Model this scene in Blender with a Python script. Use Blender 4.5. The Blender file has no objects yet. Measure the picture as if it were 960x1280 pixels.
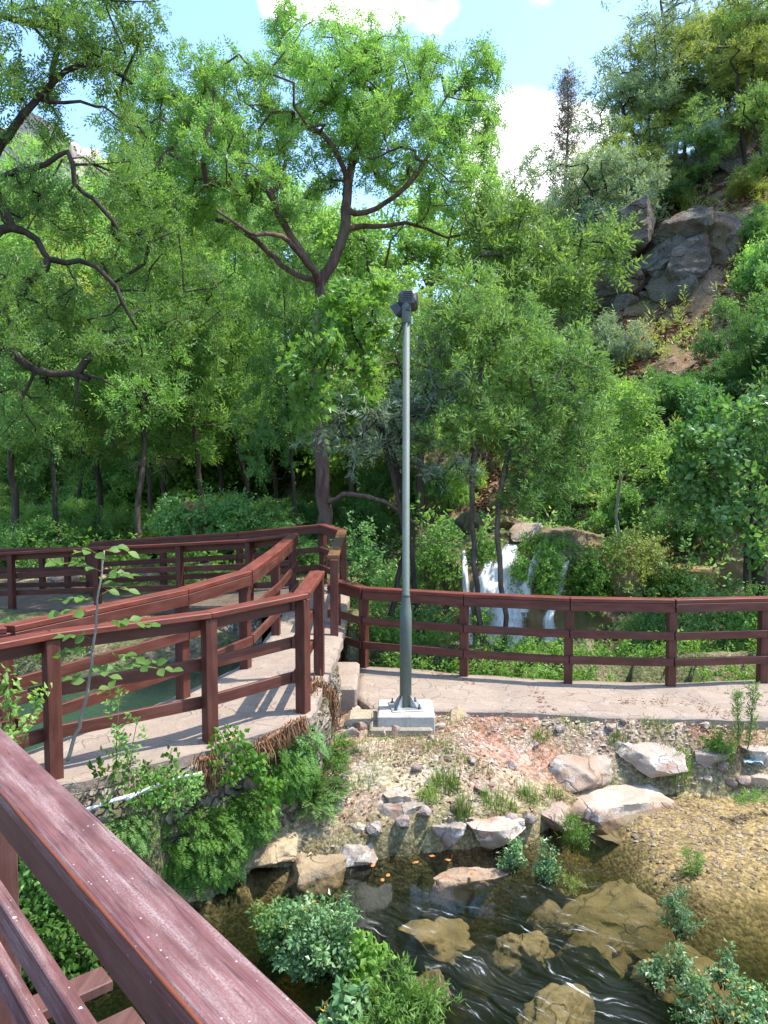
import bpy, math, random
import numpy as np
from mathutils import Vector, Matrix
SC = bpy.context.scene
COL = SC.collection
rnd = random.Random(7)
RNG = np.random.default_rng(11)

# ------------------------------------------------------------------ camera
FPX, CZ = 962.0, 2.52
PIT = math.atan(60 / FPX)
def ray(px, py):
    cp, sp = math.cos(PIT), math.sin(PIT)
    a, b = (px - 480) / FPX, (640 - py) / FPX
    return Vector((a, cp + b * sp, -sp + b * cp))
def at(px, py, Y):
    r = ray(px, py); t = Y / r.y
    return Vector((r.x * t, Y, CZ + r.z * t))
def onz(px, py, z):
    r = ray(px, py); t = (z - CZ) / r.z
    return Vector((r.x * t, r.y * t, z))
cam = bpy.data.cameras.new('camera'); cam.sensor_fit = 'VERTICAL'; cam.sensor_height = 36
cam.lens = 36 * FPX / 1280; cam.clip_start = .05; cam.clip_end = 2000
camo = bpy.data.objects.new('camera', cam); COL.objects.link(camo)
camo.location = (0, 0, CZ); camo.rotation_euler = (math.radians(90) - PIT, 0, 0)
SC.camera = camo

# ------------------------------------------------------------------ noise
def _hash(ix, iy, iz, s):
    h = (ix * 374761393 + iy * 668265263 + iz * 2147483647 + s * 974634533) & 0xffffffff
    h = ((h ^ (h >> 13)) * 1274126177) & 0xffffffff
    return ((h ^ (h >> 16)) & 0xffff) / 65535.0
def vnoise(p, s=0):
    p = np.asarray(p, dtype=np.float64)
    i = np.floor(p).astype(np.int64); f = p - i; f = f * f * (3 - 2 * f)
    r = 0
    for dx in (0, 1):
        for dy in (0, 1):
            for dz in (0, 1):
                w = (f[:, 0] if dx else 1 - f[:, 0]) * (f[:, 1] if dy else 1 - f[:, 1]) * (f[:, 2] if dz else 1 - f[:, 2])
                r = r + w * _hash(i[:, 0] + dx, i[:, 1] + dy, i[:, 2] + dz, s)
    return r
def fbm(p, o=4, s=0):
    p = np.asarray(p, dtype=np.float64); a, t, n = .5, 0, 0
    for k in range(o):
        t = t + a * vnoise(p * 2 ** k + 17.3 * k, s + k); n += a; a *= .5
    return t / n
def sst(a, b, x):
    t = np.clip((x - a) / (b - a), 0, 1); return t * t * (3 - 2 * t)

# ------------------------------------------------------------------ object helpers
def tag(o, label=None, cat=None, group=None, kind=None):
    if label: o['label'] = label
    if cat: o['category'] = cat
    if group: o['group'] = group
    if kind: o['kind'] = kind
    return o
def thing(name, label, cat, loc=(0, 0, 0), group=None):
    o = bpy.data.objects.new(name, None); COL.objects.link(o)
    o.location = loc; o.empty_display_size = .1
    return tag(o, label, cat, group)
def link(name, me, mat=None, parent=None):
    o = bpy.data.objects.new(name, me); COL.objects.link(o)
    if mat is not None: me.materials.append(mat)
    if parent is not None: o.parent = parent
    return o
def npmesh(name, V, F, uv=None, smooth=False, fattr=None, vcol=None):
    """V (n,3), F (m,k) with constant k"""
    V = np.asarray(V, dtype=np.float32); F = np.asarray(F, dtype=np.int32)
    me = bpy.data.meshes.new(name)
    me.vertices.add(len(V)); me.vertices.foreach_set('co', V.ravel())
    m, k = F.shape
    me.loops.add(m * k); me.loops.foreach_set('vertex_index', F.ravel())
    me.polygons.add(m)
    me.polygons.foreach_set('loop_start', np.arange(0, m * k, k, dtype=np.int32))
    try: me.polygons.foreach_set('loop_total', np.full(m, k, dtype=np.int32))
    except Exception: pass
    me.polygons.foreach_set('use_smooth', np.full(m, smooth, dtype=bool))
    if fattr is not None:
        a = me.attributes.new('lv', 'FLOAT', 'FACE'); a.data.foreach_set('value', np.asarray(fattr, dtype=np.float32))
    if vcol is not None:
        a = me.attributes.new('zc', 'FLOAT_COLOR', 'POINT')
        c = np.ones((len(V), 4), dtype=np.float32); c[:, :vcol.shape[1]] = vcol
        a.data.foreach_set('color', c.ravel())
    me.update(calc_edges=True); me.validate()
    return me
class MB:
    def __init__(s): s.v = []; s.f = []; s.u = []
    def add(s, vs, fs, us=None):
        b = len(s.v); s.v += [tuple(v) for v in vs]
        for i, f in enumerate(fs):
            s.f.append([b + k for k in f])
            s.u.append(us[i] if us else [(0, 0)] * len(f))
    def box(s, c, d, R=None, ch=0.0):
        x, y, z = d[0] / 2, d[1] / 2, d[2] / 2
        if ch <= 0:
            vs = [(-x, -y, -z), (x, -y, -z), (x, y, -z), (-x, y, -z), (-x, -y, z), (x, -y, z), (x, y, z), (-x, y, z)]
            fs = [(0, 3, 2, 1), (4, 5, 6, 7), (0, 1, 5, 4), (1, 2, 6, 5), (2, 3, 7, 6), (3, 0, 4, 7)]
        else:
            vs, fs = [], []
            for zz, i in ((-z, 1), (-z + ch, 0), (z - ch, 0), (z, 1)):
                a, b = x - ch * i, y - ch * i; q = ch * .7
                vs += [(-a + q, -b, zz), (a - q, -b, zz), (a, -b + q, zz), (a, b - q, zz), (a - q, b, zz), (-a + q, b, zz), (-a, b - q, zz), (-a, -b + q, zz)]
            for k in range(3):
                for j in range(8):
                    fs.append((k * 8 + j, k * 8 + (j + 1) % 8, k * 8 + 8 + (j + 1) % 8, k * 8 + 8 + j))
            fs.append(tuple(range(7, -1, -1))); fs.append(tuple(range(24, 32)))
        c = Vector(c)
        us = []
        out = [(R @ Vector(v) if R else Vector(v)) + c for v in vs]
        for f in fs:
            us.append([(vs[k][2] + vs[k][0] * .3, vs[k][0] + vs[k][1]) for k in f])
        s.add(out, fs, us)
    def tube(s, pts, rad, n=6, cap=True):
        pts = [Vector(p) for p in pts]; N = len(pts)
        if not hasattr(rad, '__len__'): rad = [rad] * N
        up = None; rings = []
        for i in range(N):
            t = (pts[min(i + 1, N - 1)] - pts[max(i - 1, 0)])
            if t.length < 1e-9: t = Vector((0, 0, 1))
            t.normalize()
            if up is None:
                up = Vector((1, 0, 0)) if abs(t.x) < .9 else Vector((0, 1, 0))
            up = (up - t * up.dot(t))
            if up.length < 1e-6: up = t.orthogonal()
            up.normalize(); w = t.cross(up)
            rings.append([pts[i] + (up * math.cos(2 * math.pi * k / n) + w * math.sin(2 * math.pi * k / n)) * rad[i] for k in range(n)])
        vs = [v for r in rings for v in r]; fs = []; us = []; L = 0
        for i in range(N - 1):
            L2 = L + (pts[i + 1] - pts[i]).length
            for k in range(n):
                fs.append((i * n + k, i * n + (k + 1) % n, (i + 1) * n + (k + 1) % n, (i + 1) * n + k))
                us.append([(L, k / n), (L, (k + 1) / n), (L2, (k + 1) / n), (L2, k / n)])
            L = L2
        if cap:
            fs.append(tuple(range(n - 1, -1, -1))); us.append([(0, 0)] * n)
            fs.append(tuple((N - 1) * n + k for k in range(n))); us.append([(0, 0)] * n)
        s.add(vs, fs, us)
    def lathe(s, prof, n=24, c=(0, 0, 0)):
        c = Vector(c); vs = []; fs = []
        for r, z in prof:
            for k in range(n):
                a = 2 * math.pi * k / n; vs.append(c + Vector((r * math.cos(a), r * math.sin(a), z)))
        for i in range(len(prof) - 1):
            for k in range(n):
                fs.append((i * n + k, i * n + (k + 1) % n, (i + 1) * n + (k + 1) % n, (i + 1) * n + k))
        fs.append(tuple(range(n - 1, -1, -1))); fs.append(tuple((len(prof) - 1) * n + k for k in range(n)))
        s.add(vs, fs)
    def build(s, name, mat, parent=None, smooth=False):
        me = bpy.data.meshes.new(name); me.from_pydata(s.v, [], s.f); me.update()
        uvl = me.uv_layers.new(name='UVMap'); flat = [c for f in s.u for p in f for c in p]
        uvl.data.foreach_set('uv', flat)
        if smooth:
            me.polygons.foreach_set('use_smooth', [True] * len(me.polygons))
        return link(name, me, mat, parent)

# ------------------------------------------------------------------ materials
class NT:
    def __init__(s, name):
        s.m = bpy.data.materials.new(name); s.m.use_nodes = True; s.t = s.m.node_tree; s.t.nodes.clear()
        s.out = s.n('ShaderNodeOutputMaterial')
    def n(s, typ, **kw):
        nd = s.t.nodes.new(typ)
        for k, v in kw.items():
            if k.startswith('_'): setattr(nd, k[1:], v)
            else:
                key = k.replace('__', ' ')
                nd.inputs[int(key[1:]) if key[0] == 'i' and key[1:].isdigit() else key].default_value = v
        return nd
    def l(s, a, b): s.t.links.new(a, b)
    def val(s, x, sock):
        if isinstance(x, bpy.types.NodeSocket): s.l(x, sock)
        else: sock.default_value = x
    def math(s, op, a, b=0.0, clamp=False):
        nd = s.n('ShaderNodeMath', _operation=op, _use_clamp=clamp); s.val(a, nd.inputs[0]); s.val(b, nd.inputs[1]); return nd.outputs[0]
    def mix(s, f, a, b, blend='MIX'):
        nd = s.n('ShaderNodeMix', _data_type='RGBA', _blend_type=blend)
        s.val(f, nd.inputs[0])
        s.val((*a, 1) if isinstance(a, tuple) and len(a) == 3 else a, nd.inputs[6])
        s.val((*b, 1) if isinstance(b, tuple) and len(b) == 3 else b, nd.inputs[7]); return nd.outputs[2]
    def noise(s, vec, scale, det=4, rough=.55, dist=0.0):
        nd = s.n('ShaderNodeTexNoise', Scale=scale, Detail=det, Roughness=rough, Distortion=dist)
        if vec is not None: s.l(vec, nd.inputs['Vector'])
        return nd.outputs[0]
    def ramp(s, x, lo, hi, a=0.0, b=1.0):
        nd = s.n('ShaderNodeMapRange', _interpolation_type='SMOOTHSTEP'); s.val(x, nd.inputs[0])
        nd.inputs[1].default_value = lo; nd.inputs[2].default_value = hi; nd.inputs[3].default_value = a; nd.inputs[4].default_value = b
        return nd.outputs[0]
    def mapping(s, vec, sc=(1, 1, 1), rot=(0, 0, 0), loc=(0, 0, 0)):
        nd = s.n('ShaderNodeMapping'); s.l(vec, nd.inputs[0]); nd.inputs['Scale'].default_value = sc
        nd.inputs['Rotation'].default_value = rot; nd.inputs['Location'].default_value = loc; return nd.outputs[0]
    def bump(s, h, strength=.5, dist=.01, normal=None):
        nd = s.n('ShaderNodeBump', Strength=strength, Distance=dist); s.l(h, nd.inputs['Height'])
        if normal: s.l(normal, nd.inputs['Normal'])
        return nd.outputs[0]
    def pbsdf(s, color, rough=.6, spec=.4, normal=None, metal=0.0):
        nd = s.n('ShaderNodeBsdfPrincipled'); s.val((*color, 1) if isinstance(color, tuple) and len(color) == 3 else color, nd.inputs['Base Color'])
        s.val(rough, nd.inputs['Roughness']); nd.inputs['Specular IOR Level'].default_value = spec; nd.inputs['Metallic'].default_value = metal
        if normal: s.l(normal, nd.inputs['Normal'])
        return nd.outputs[0]
    def done(s, sh, vol=None):
        s.l(sh, s.out.inputs[0])
        if vol: s.l(vol, s.out.inputs[1])
        return s.m
    def pos(s): return s.n('ShaderNodeNewGeometry').outputs['Position']
    def obj(s): return s.n('ShaderNodeTexCoord').outputs['Object']
    def uv(s): return s.n('ShaderNodeTexCoord').outputs['UV']
    def rand(s): return s.n('ShaderNodeObjectInfo').outputs['Random']

def wood_mat(name, base, worn, amount, specks=False):
    t = NT(name); uv = t.uv(); r = t.rand()
    off = t.n('ShaderNodeVectorMath', _operation='ADD'); t.l(uv, off.inputs[0])
    cb = t.n('ShaderNodeCombineXYZ'); t.l(t.math('MULTIPLY', r, 37.0), cb.inputs[0]); t.l(t.math('MULTIPLY', r, 11.0), cb.inputs[1]); t.l(cb.outputs[0], off.inputs[1])
    v = off.outputs[0]
    grain = t.noise(t.mapping(v, (5, 130, 1)), 1.0, 5, .65)
    streak = t.noise(t.mapping(v, (1.8, 26, 1)), 1.0, 4, .6)
    blot = t.noise(t.mapping(v, (4, 12, 1)), 1.0, 5, .6)
    fine = t.noise(t.mapping(v, (160, 240, 1)), 1.0, 3, .7)
    col = t.mix(t.ramp(blot, .3, .75), base, tuple(c * 1.5 for c in base))
    col = t.mix(t.ramp(grain, .35, .75, 0, .6), col, tuple(c * .45 for c in base))
    grime = t.noise(t.mapping(v, (2.2, 5, 1), loc=(7, 3, 0)), 1.0, 5, .7)
    col = t.mix(t.ramp(grime, .5, .72, 0, .7), col, (.045, .026, .02))
    wm = t.math('MULTIPLY', t.ramp(t.math('ADD', t.math('MULTIPLY', streak, .62), t.math('MULTIPLY', blot, .38)), .42, .62), t.ramp(t.math('ADD', t.math('MULTIPLY', grain, .55), t.math('MULTIPLY', fine, .45)), .38, .62))
    col = t.mix(t.math('MULTIPLY', wm, amount, True), col, worn)
    if specks:
        vo = t.n('ShaderNodeTexVoronoi', Scale=1.0); t.l(t.mapping(v, (17, 19, 1)), vo.inputs['Vector'])
        rs = t.n('ShaderNodeSeparateColor'); t.l(vo.outputs['Color'], rs.inputs[0])
        wob = t.math('ADD', vo.outputs['Distance'], t.math('MULTIPLY', t.math('SUBTRACT', fine, .5), .12))
        sp = t.math('MULTIPLY', t.math('LESS_THAN', wob, .10), t.math('GREATER_THAN', rs.outputs[0], .78))
        col = t.mix(t.math('MULTIPLY', sp, .8), col, (.62, .58, .55))
        vo2 = t.n('ShaderNodeTexVoronoi', Scale=1.0); t.l(t.mapping(v, (60, 70, 1)), vo2.inputs['Vector'])
        rs2 = t.n('ShaderNodeSeparateColor'); t.l(vo2.outputs['Color'], rs2.inputs[0])
        sp2 = t.math('MULTIPLY', t.math('LESS_THAN', vo2.outputs['Distance'], .16), t.math('GREATER_THAN', rs2.outputs[1], .86))
        col = t.mix(t.math('MULTIPLY', sp2, .6), col, (.5, .44, .42))
        cr = t.noise(t.mapping(v, (.7, 34, 1), loc=(3, 9, 0)), 1.0, 2, .5)
        crack = t.math('LESS_THAN', t.math('ABSOLUTE', t.math('SUBTRACT', cr, .5)), .006)
        col = t.mix(t.math('MULTIPLY', crack, .55), col, (.05, .02, .02))
    h = t.math('ADD', t.math('MULTIPLY', grain, .7), t.math('MULTIPLY', fine, .3))
    return t.done(t.pbsdf(col, t.ramp(blot, .2, .8, .42, .68), .32, t.bump(h, .4, .004)))

def stone_mat(name, a, b, stain, stainamt=.5, scale=6.0, white=0.0, moss=0.0, bd=.03):
    t = NT(name); o = t.obj(); r = t.rand()
    v = t.n('ShaderNodeVectorMath', _operation='ADD'); t.l(o, v.inputs[0])
    cb = t.n('ShaderNodeCombineXYZ'); t.l(t.math('MULTIPLY', r, 19.0), cb.inputs[0]); t.l(cb.outputs[0], v.inputs[1]); v = v.outputs[0]
    n1 = t.noise(v, scale, 6, .65); n2 = t.noise(v, scale * 4.5, 5, .7); n3 = t.noise(v, scale * .5, 3, .5, .6)
    col = t.mix(t.ramp(n1, .3, .7), a, b)
    col = t.mix(t.math('MULTIPLY', t.ramp(n3, .5, .62), stainamt), col, stain)
    col = t.mix(t.ramp(n2, .52, .75, 0, .35), col, tuple(c * .45 for c in a))
    if white > 0: col = t.mix(t.math('MULTIPLY', t.ramp(t.noise(v, scale * 1.7, 5, .7, .4), .56, .64), white), col, (.68, .64, .6))
    if moss > 0: col = t.mix(t.math('MULTIPLY', t.ramp(t.noise(v, scale * .8, 5, .7), .45, .6), moss), col, (.06, .09, .02))
    wv_ = t.n('ShaderNodeTexNoise', Scale=scale * .8, Detail=4); t.l(v, wv_.inputs['Vector']); av = t.n('ShaderNodeVectorMath', _operation='MULTIPLY_ADD'); t.l(wv_.outputs['Color'], av.inputs[0]); av.inputs[1].default_value = (.9 / scale * 2,) * 3; t.l(v, av.inputs[2])
    ck = t.n('ShaderNodeTexVoronoi', _feature='DISTANCE_TO_EDGE', Scale=scale * .55); t.l(av.outputs[0], ck.inputs['Vector'])
    ckm = t.math('MULTIPLY', t.ramp(ck.outputs['Distance'], .0, .03, 1, 0), t.ramp(n1, .4, .6))
    col = t.mix(t.math('MULTIPLY', ckm, .6), col, tuple(c * .25 for c in a))
    col = t.mix(t.ramp(t.noise(v, scale * 9, 3, .7), .6, .72, 0, .5), col, tuple(min(.6, c * 1.35) for c in b))
    br = t.mix(1.0, col, t.ramp(r, 0, 1, .75, 1.2), 'MULTIPLY')
    h = t.math('ADD', t.math('ADD', n1, t.math('MULTIPLY', n2, .6)), t.math('MULTIPLY', ckm, -.35))
    return t.done(t.pbsdf(br, .88, .2, t.bump(h, .9, bd)))

def leaf_mat(name, a, b, trans=.35, spec=.35, rough=.5, yellow=0.0, obvar=.25):
    t = NT(name); at_ = t.n('ShaderNodeAttribute', _attribute_name='lv'); lv = at_.outputs['Fac']; r = t.rand()
    col = t.mix(lv, a, b)
    if yellow > 0: col = t.mix(t.math('MULTIPLY', t.math('GREATER_THAN', lv, 1 - yellow), .8), col, (.45, .27, .03))
    col = t.mix(1.0, col, t.ramp(r, 0, 1, 1 - obvar, 1 + obvar), 'MULTIPLY')
    p = t.pbsdf(col, rough, spec)
    tl = t.n('ShaderNodeBsdfTranslucent'); t.l(t.mix(1.0, col, (1.22, 1.2, .7), 'MULTIPLY'), tl.inputs[0])
    mx = t.n('ShaderNodeMixShader'); mx.inputs[0].default_value = trans; t.l(p, mx.inputs[1]); t.l(tl.outputs[0], mx.inputs[2])
    return t.done(mx.outputs[0])

def bark_mat(name, a, b):
    t = NT(name); o = t.obj()
    n1 = t.noise(t.mapping(o, (9, 9, 2.2)), 1.0, 6, .7); n2 = t.noise(o, 26, 4, .7); n3 = t.noise(o, 1.3, 3)
    col = t.mix(t.ramp(n1, .3, .7), a, b); col = t.mix(t.ramp(n3, .55, .75, 0, .5), col, (.1, .11, .07))
    return t.done(t.pbsdf(col, .9, .15, t.bump(t.math('ADD', n1, t.math('MULTIPLY', n2, .4)), .9, .03)))

M = {}
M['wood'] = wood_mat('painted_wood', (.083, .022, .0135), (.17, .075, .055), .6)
M['cap'] = wood_mat('sunlit_cap_wood', (.125, .026, .014), (.21, .08, .06), .55)  # lighter copy of the rail paint, with sunlight on the caps in its colour
M['fgcap'] = wood_mat('worn_cap_wood', (.13, .053, .05), (.31, .22, .205), .95, True)
M['fgwood'] = wood_mat('foreground_wood', (.10, .042, .032), (.22, .125, .105), .35)
M['fgedge'] = wood_mat('bare_edge_wood', (.17, .04, .014), (.2, .075, .04), .5)
M['mosscap'] = wood_mat('mossy_cap_wood', (.13, .05, .02), (.15, .12, .04), .75)
M['rock'] = stone_mat('limestone_rock', (.28, .22, .17), (.37, .31, .255), (.3, .14, .08), .6, 5, .6)
M['slab'] = stone_mat('slab_rock', (.285, .22, .165), (.375, .31, .245), (.3, .17, .1), .5, 3, .35)
M['tanrock'] = stone_mat('tan_rock', (.28, .2, .115), (.36, .275, .17), (.2, .13, .07), .5, 4)
M['pinkrock'] = stone_mat('pink_rock', (.3, .2, .15), (.37, .28, .22), (.3, .15, .08), .4, 5, .2)
M['pebble'] = stone_mat('pebble', (.27, .2, .165), (.36, .3, .26), (.3, .15, .09), .6, 12, .4)
M['cliff'] = stone_mat('cliff_rock', (.1, .08, .064), (.215, .185, .155), (.16, .095, .055), .7, 1.6, .12, .25, .35)
M['farcliff'] = stone_mat('far_cliff', (.36, .33, .32), (.46, .42, .4), (.42, .25, .19), .5, .12)
M['traver'] = stone_mat('travertine', (.2, .13, .06), (.32, .21, .1), (.32, .15, .04), .6, 2.2, 0, .55)
M['orange'] = stone_mat('orange_travertine', (.3, .17, .05), (.42, .25, .09), (.34, .15, .03), .6, 2.2, 0, .15)
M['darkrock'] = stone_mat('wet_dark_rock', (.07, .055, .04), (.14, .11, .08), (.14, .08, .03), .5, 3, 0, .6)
M['sub'] = stone_mat('submerged_rock', (.36, .27, .16), (.46, .36, .24), (.2, .15, .07), .5, 4)
M['bark'] = bark_mat('bark', (.055, .04, .03), (.15, .11, .085))
M['redbark'] = bark_mat('red_bark', (.075, .045, .035), (.19, .12, .095))
M['darkbark'] = bark_mat('dark_bark', (.025, .02, .016), (.075, .058, .045))
M['palebark'] = bark_mat('pale_bark', (.2, .17, .13), (.34, .3, .24))
M['stem'] = bark_mat('stem', (.1, .1, .04), (.17, .15, .08))
M['root'] = bark_mat('dry_root', (.16, .075, .035), (.32, .18, .1))
M['ash'] = leaf_mat('ash_leaf', (0.102, 0.201, 0.045), (0.299, 0.51, 0.128), 0.5)
M['lime'] = leaf_mat('lime_leaf', (0.12, 0.229, 0.051), (0.332, 0.506, 0.143), 0.52)
M['mid'] = leaf_mat('mid_leaf', (0.098, 0.205, 0.049), (0.314, 0.53, 0.143), 0.5)
M['dark'] = leaf_mat('dark_leaf', (0.075, 0.184, 0.049), (0.151, 0.292, 0.075), 0.42)
M['gray'] = leaf_mat('gray_leaf', (0.227, 0.318, 0.167), (0.395, 0.502, 0.304), 0.42, .4)
M['silver'] = leaf_mat('silver_leaf', (0.16, 0.23, 0.14), (0.36, 0.43, 0.31), 0.35, .5)
M['olive'] = leaf_mat('olive_leaf', (0.235, 0.304, 0.068), (0.386, 0.456, 0.124), 0.5)
M['maple'] = leaf_mat('maple_leaf', (.1, .225, .035), (.21, .37, .075), 0.5, .4, .4)
M['rust'] = leaf_mat('rust_leaf', (.2, .17, .125), (.34, .29, .22), .3)
M['fern'] = leaf_mat('fern_leaf', (.05, .125, .015), (.12, .25, .035), .48, .3, .5, .02)
M['bright'] = leaf_mat('bright_leaf', (.11, .24, .035), (.21, .35, .075), .48)
M['fig'] = leaf_mat('fig_leaf', (0.08, 0.19, 0.045), (0.17, 0.3, 0.09), .48, .5, .35)
M['water_plant'] = leaf_mat('water_plant_leaf', (.07, .17, .05), (.2, .31, .13), .3, .55, .38, .03)
M['grass'] = leaf_mat('grass_blade', (.11, .21, .03), (.24, .33, .06), .35)
M['straw'] = leaf_mat('straw_blade', (.3, .22, .11), (.44, .35, .19), .25)
M['litter'] = leaf_mat('leaf_litter', (.17, .085, .05), (.34, .2, .13), .15, .2)
def simple(name, c, rough, metal=0.0, ns=40, amp=.2, spec=.5):
    t = NT(name); n = t.noise(t.obj(), ns, 4, .6); n2 = t.noise(t.obj(), 3, 4, .6)
    col = t.mix(t.ramp(n, .3, .7), tuple(x * (1 - amp) for x in c), tuple(min(1, x * (1 + amp)) for x in c))
    col = t.mix(t.ramp(n2, .42, .72, 0, .5), col, (c[0] * .55, c[1] * .5, c[2] * .42))
    col = t.mix(t.ramp(t.noise(t.mapping(t.obj(), (14, 14, 1.2)), 1.0, 4, .6), .52, .72, 0, .4), col, (c[0] * .5, c[1] * .45, c[2] * .35))
    return t.done(t.pbsdf(col, rough, spec, t.bump(n, .15, .003), metal))
M['galv'] = simple('galvanised_steel', (.10, .125, .105), .6, .0, 60, .12)
M['galvb'] = simple('bright_steel', (.5, .52, .52), .4, .6, 60, .12)
M['lamp'] = simple('lamp_grey', (.05, .054, .053), .45, .3)
M['bolt'] = simple('bolt_steel', (.12, .12, .13), .5, .7)
M['conc'] = simple('concrete', (.31, .26, .185), .9, 0, 30, .18, .2)
M['concw'] = simple('white_concrete', (.42, .385, .34), .9, 0, 30, .12, .2)
M['hose'] = simple('white_hose', (.55, .56, .57), .5)
M['cloth'] = simple('blue_cloth', (.28, .42, .44), .8)
t = NT('lamp_glass'); M['glass'] = t.done(t.pbsdf((.55, .6, .62), .12, .6))

def paving(name):
    t = NT(name); p = t.pos()
    wob = t.n('ShaderNodeTexNoise', Scale=3.5, Detail=3); t.l(p, wob.inputs['Vector'])
    ad = t.n('ShaderNodeMixRGB' if False else 'ShaderNodeVectorMath', _operation='MULTIPLY_ADD'); t.l(wob.outputs['Color'], ad.inputs[0]); ad.inputs[1].default_value = (.5, .5, 0); t.l(p, ad.inputs[2])
    v2 = t.mapping(ad.outputs[0], (1, 1.25, 0))
    ed = t.n('ShaderNodeTexVoronoi', _feature='DISTANCE_TO_EDGE', Scale=3.6); t.l(v2, ed.inputs['Vector'])
    ce = t.n('ShaderNodeTexVoronoi', Scale=3.6); t.l(v2, ce.inputs['Vector'])
    sc = t.n('ShaderNodeSeparateColor'); t.l(ce.outputs['Color'], sc.inputs[0])
    n1 = t.noise(p, 9, 6, .65); n2 = t.noise(p, 45, 4, .7); n3 = t.noise(p, 1.7, 4, .6)
    col = t.mix(sc.outputs[0], (.255, .195, .148), (.325, .255, .2))
    col = t.mix(t.ramp(n1, .35, .7), col, (.29, .225, .175))
    col = t.mix(t.ramp(n2, .52, .75, 0, .5), col, (.25, .2, .16))
    col = t.mix(t.ramp(n3, .45, .7, 0, .6), col, (.215, .175, .145)); n7 = t.noise(p, 4.2, 5, .7)
    col = t.mix(t.ramp(n7, .54, .66, 0, .5), col, (.36, .295, .235)); col = t.mix(t.ramp(t.noise(p, 13, 4, .7), .6, .72, 0, .6), col, (.17, .14, .11))
    jn = t.math('MULTIPLY', t.ramp(ed.outputs['Distance'], .004, .035, 1, 0), t.ramp(t.noise(p, 3, 3), .48, .68, .0, .45))
    col = t.mix(jn, col, (.17, .14, .11))
    h = t.math('ADD', t.math('MULTIPLY', t.math('MAXIMUM', t.ramp(ed.outputs['Distance'], 0, .04), t.ramp(t.noise(p, 3, 3), .42, .6)), .45), t.math('MULTIPLY', n1, .6)); h = t.math('ADD', h, t.math('MULTIPLY', n2, .3)); h = t.math('ADD', h, t.math('MULTIPLY', n7, .6))
    return t.done(t.pbsdf(col, .88, .2, t.bump(h, .9, .025)))
M['paving'] = paving('stone_paving')
def walling():
    t = NT('rubble_wall'); p = t.pos()
    wob = t.n('ShaderNodeTexNoise', Scale=5, Detail=3); t.l(p, wob.inputs['Vector'])
    ad = t.n('ShaderNodeVectorMath', _operation='MULTIPLY_ADD'); t.l(wob.outputs['Color'], ad.inputs[0]); ad.inputs[1].default_value = (.3, .3, .3); t.l(p, ad.inputs[2])
    v2 = t.mapping(ad.outputs[0], (1, 1, 1.5))
    ed = t.n('ShaderNodeTexVoronoi', _feature='DISTANCE_TO_EDGE', Scale=7.5); t.l(v2, ed.inputs['Vector'])
    ce = t.n('ShaderNodeTexVoronoi', Scale=7.5); t.l(v2, ce.inputs['Vector'])
    sc = t.n('ShaderNodeSeparateColor'); t.l(ce.outputs['Color'], sc.inputs[0])
    n1 = t.noise(p, 14, 6, .7); n3 = t.noise(p, 2.2, 4, .6)
    col = t.mix(sc.outputs[0], (.2, .16, .11), (.42, .36, .29))
    col = t.mix(t.ramp(n1, .4, .75), col, (.14, .11, .07))
    col = t.mix(t.ramp(n3, .42, .62, 0, .75), col, (.09, .085, .035))
    col = t.mix(t.ramp(ed.outputs['Distance'], .0, .07, .6, 0), col, (.1, .085, .055))
    h = t.math('ADD', t.ramp(ed.outputs['Distance'], 0, .14), t.math('MULTIPLY', n1, .6))
    return t.done(t.pbsdf(col, .95, .15, t.bump(h, 1.0, .07)))
M['wall'] = walling()

# ------------------------------------------------------------------ layout polylines
def V2(v): return (v.x, v.y)
# near (creek side) railing posts along the left stone walkway
NP = [Vector((-4.6, 3.55, .38)), onz(-118, 1035, .39), onz(68, 972, .4), onz(263, 926, .4), onz(379, 889, .45), onz(399, 842, .5)]
# far (pond side) railing
FP = [Vector((-5.6, 4.35, .36)), onz(10, 955, .38), onz(229, 872, .4), onz(307, 835, .45), onz(345, 792, .53), at(366, 772, 10.6)]
FP[5].z = .55
CORN = [at(418, 800, 9.15), at(429, 740, 11.9), at(404, 735, 12.7)]
CORN[0].z, CORN[1].z, CORN[2].z = .43, .5, .53
BK = [at(px, 740, Y) for px, Y in ((300, 12.95), (205, 13.35), (117, 13.75))]
FL = [at(px, 740, Y) for px, Y in ((312, 11.5), (225, 12.0), (122, 12.5), (15, 13.0), (-120, 13.6))]
for q, cy in zip(BK, (665, 671, 677)): q.z = at(480, cy, q.y).z - 1.0
for q, cy in zip(FL, (674, 679, 684, 690, 697)): q.z = at(480, cy, q.y).z - 1.0
RP = [at(420, 830, 9.75), onz(455, 833, 0), onz(580, 845, 0), onz(710, 853.5, 0), onz(838, 857, 0), onz(952, 853, 0), onz(1080, 848, 0), onz(1230, 842, 0)]
RP[0].z = 0.05

left_near = [(p.x, p.y, p.z) for p in NP] + [(-.50, 7.9, .5), (-.5, 8.9, .46)] + [(CORN[0].x + .1, CORN[0].y, .45), (CORN[1].x + .1, CORN[1].y, .5), (CORN[2].x + .05, CORN[2].y + .12, .53)] + [(p.x, p.y + .12, p.z) for p in BK] + [(-6.6, 14.3, .2), (-9, 14.8, .1)]
left_far = [(p.x - .02, p.y, p.z) for p in FP] + [(p.x, p.y - .1, p.z) for p in FL] + [(-9, 13.1, .1)]
LEFT_POLY = [(a, b) for a, b, c in left_near] + [(a, b) for a, b, c in reversed(left_far)]
rf = [onz(446, 872, 0), onz(470, 890, 0), onz(560, 889, 0), onz(640, 889, 0), onz(730, 894, 0), onz(850, 899, 0), onz(960, 900, 0), onz(1100, 897, 0), onz(1300, 890, 0)]
rb = [RP[1], RP[2], RP[3], RP[4], RP[5], RP[6], RP[7]]
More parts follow.
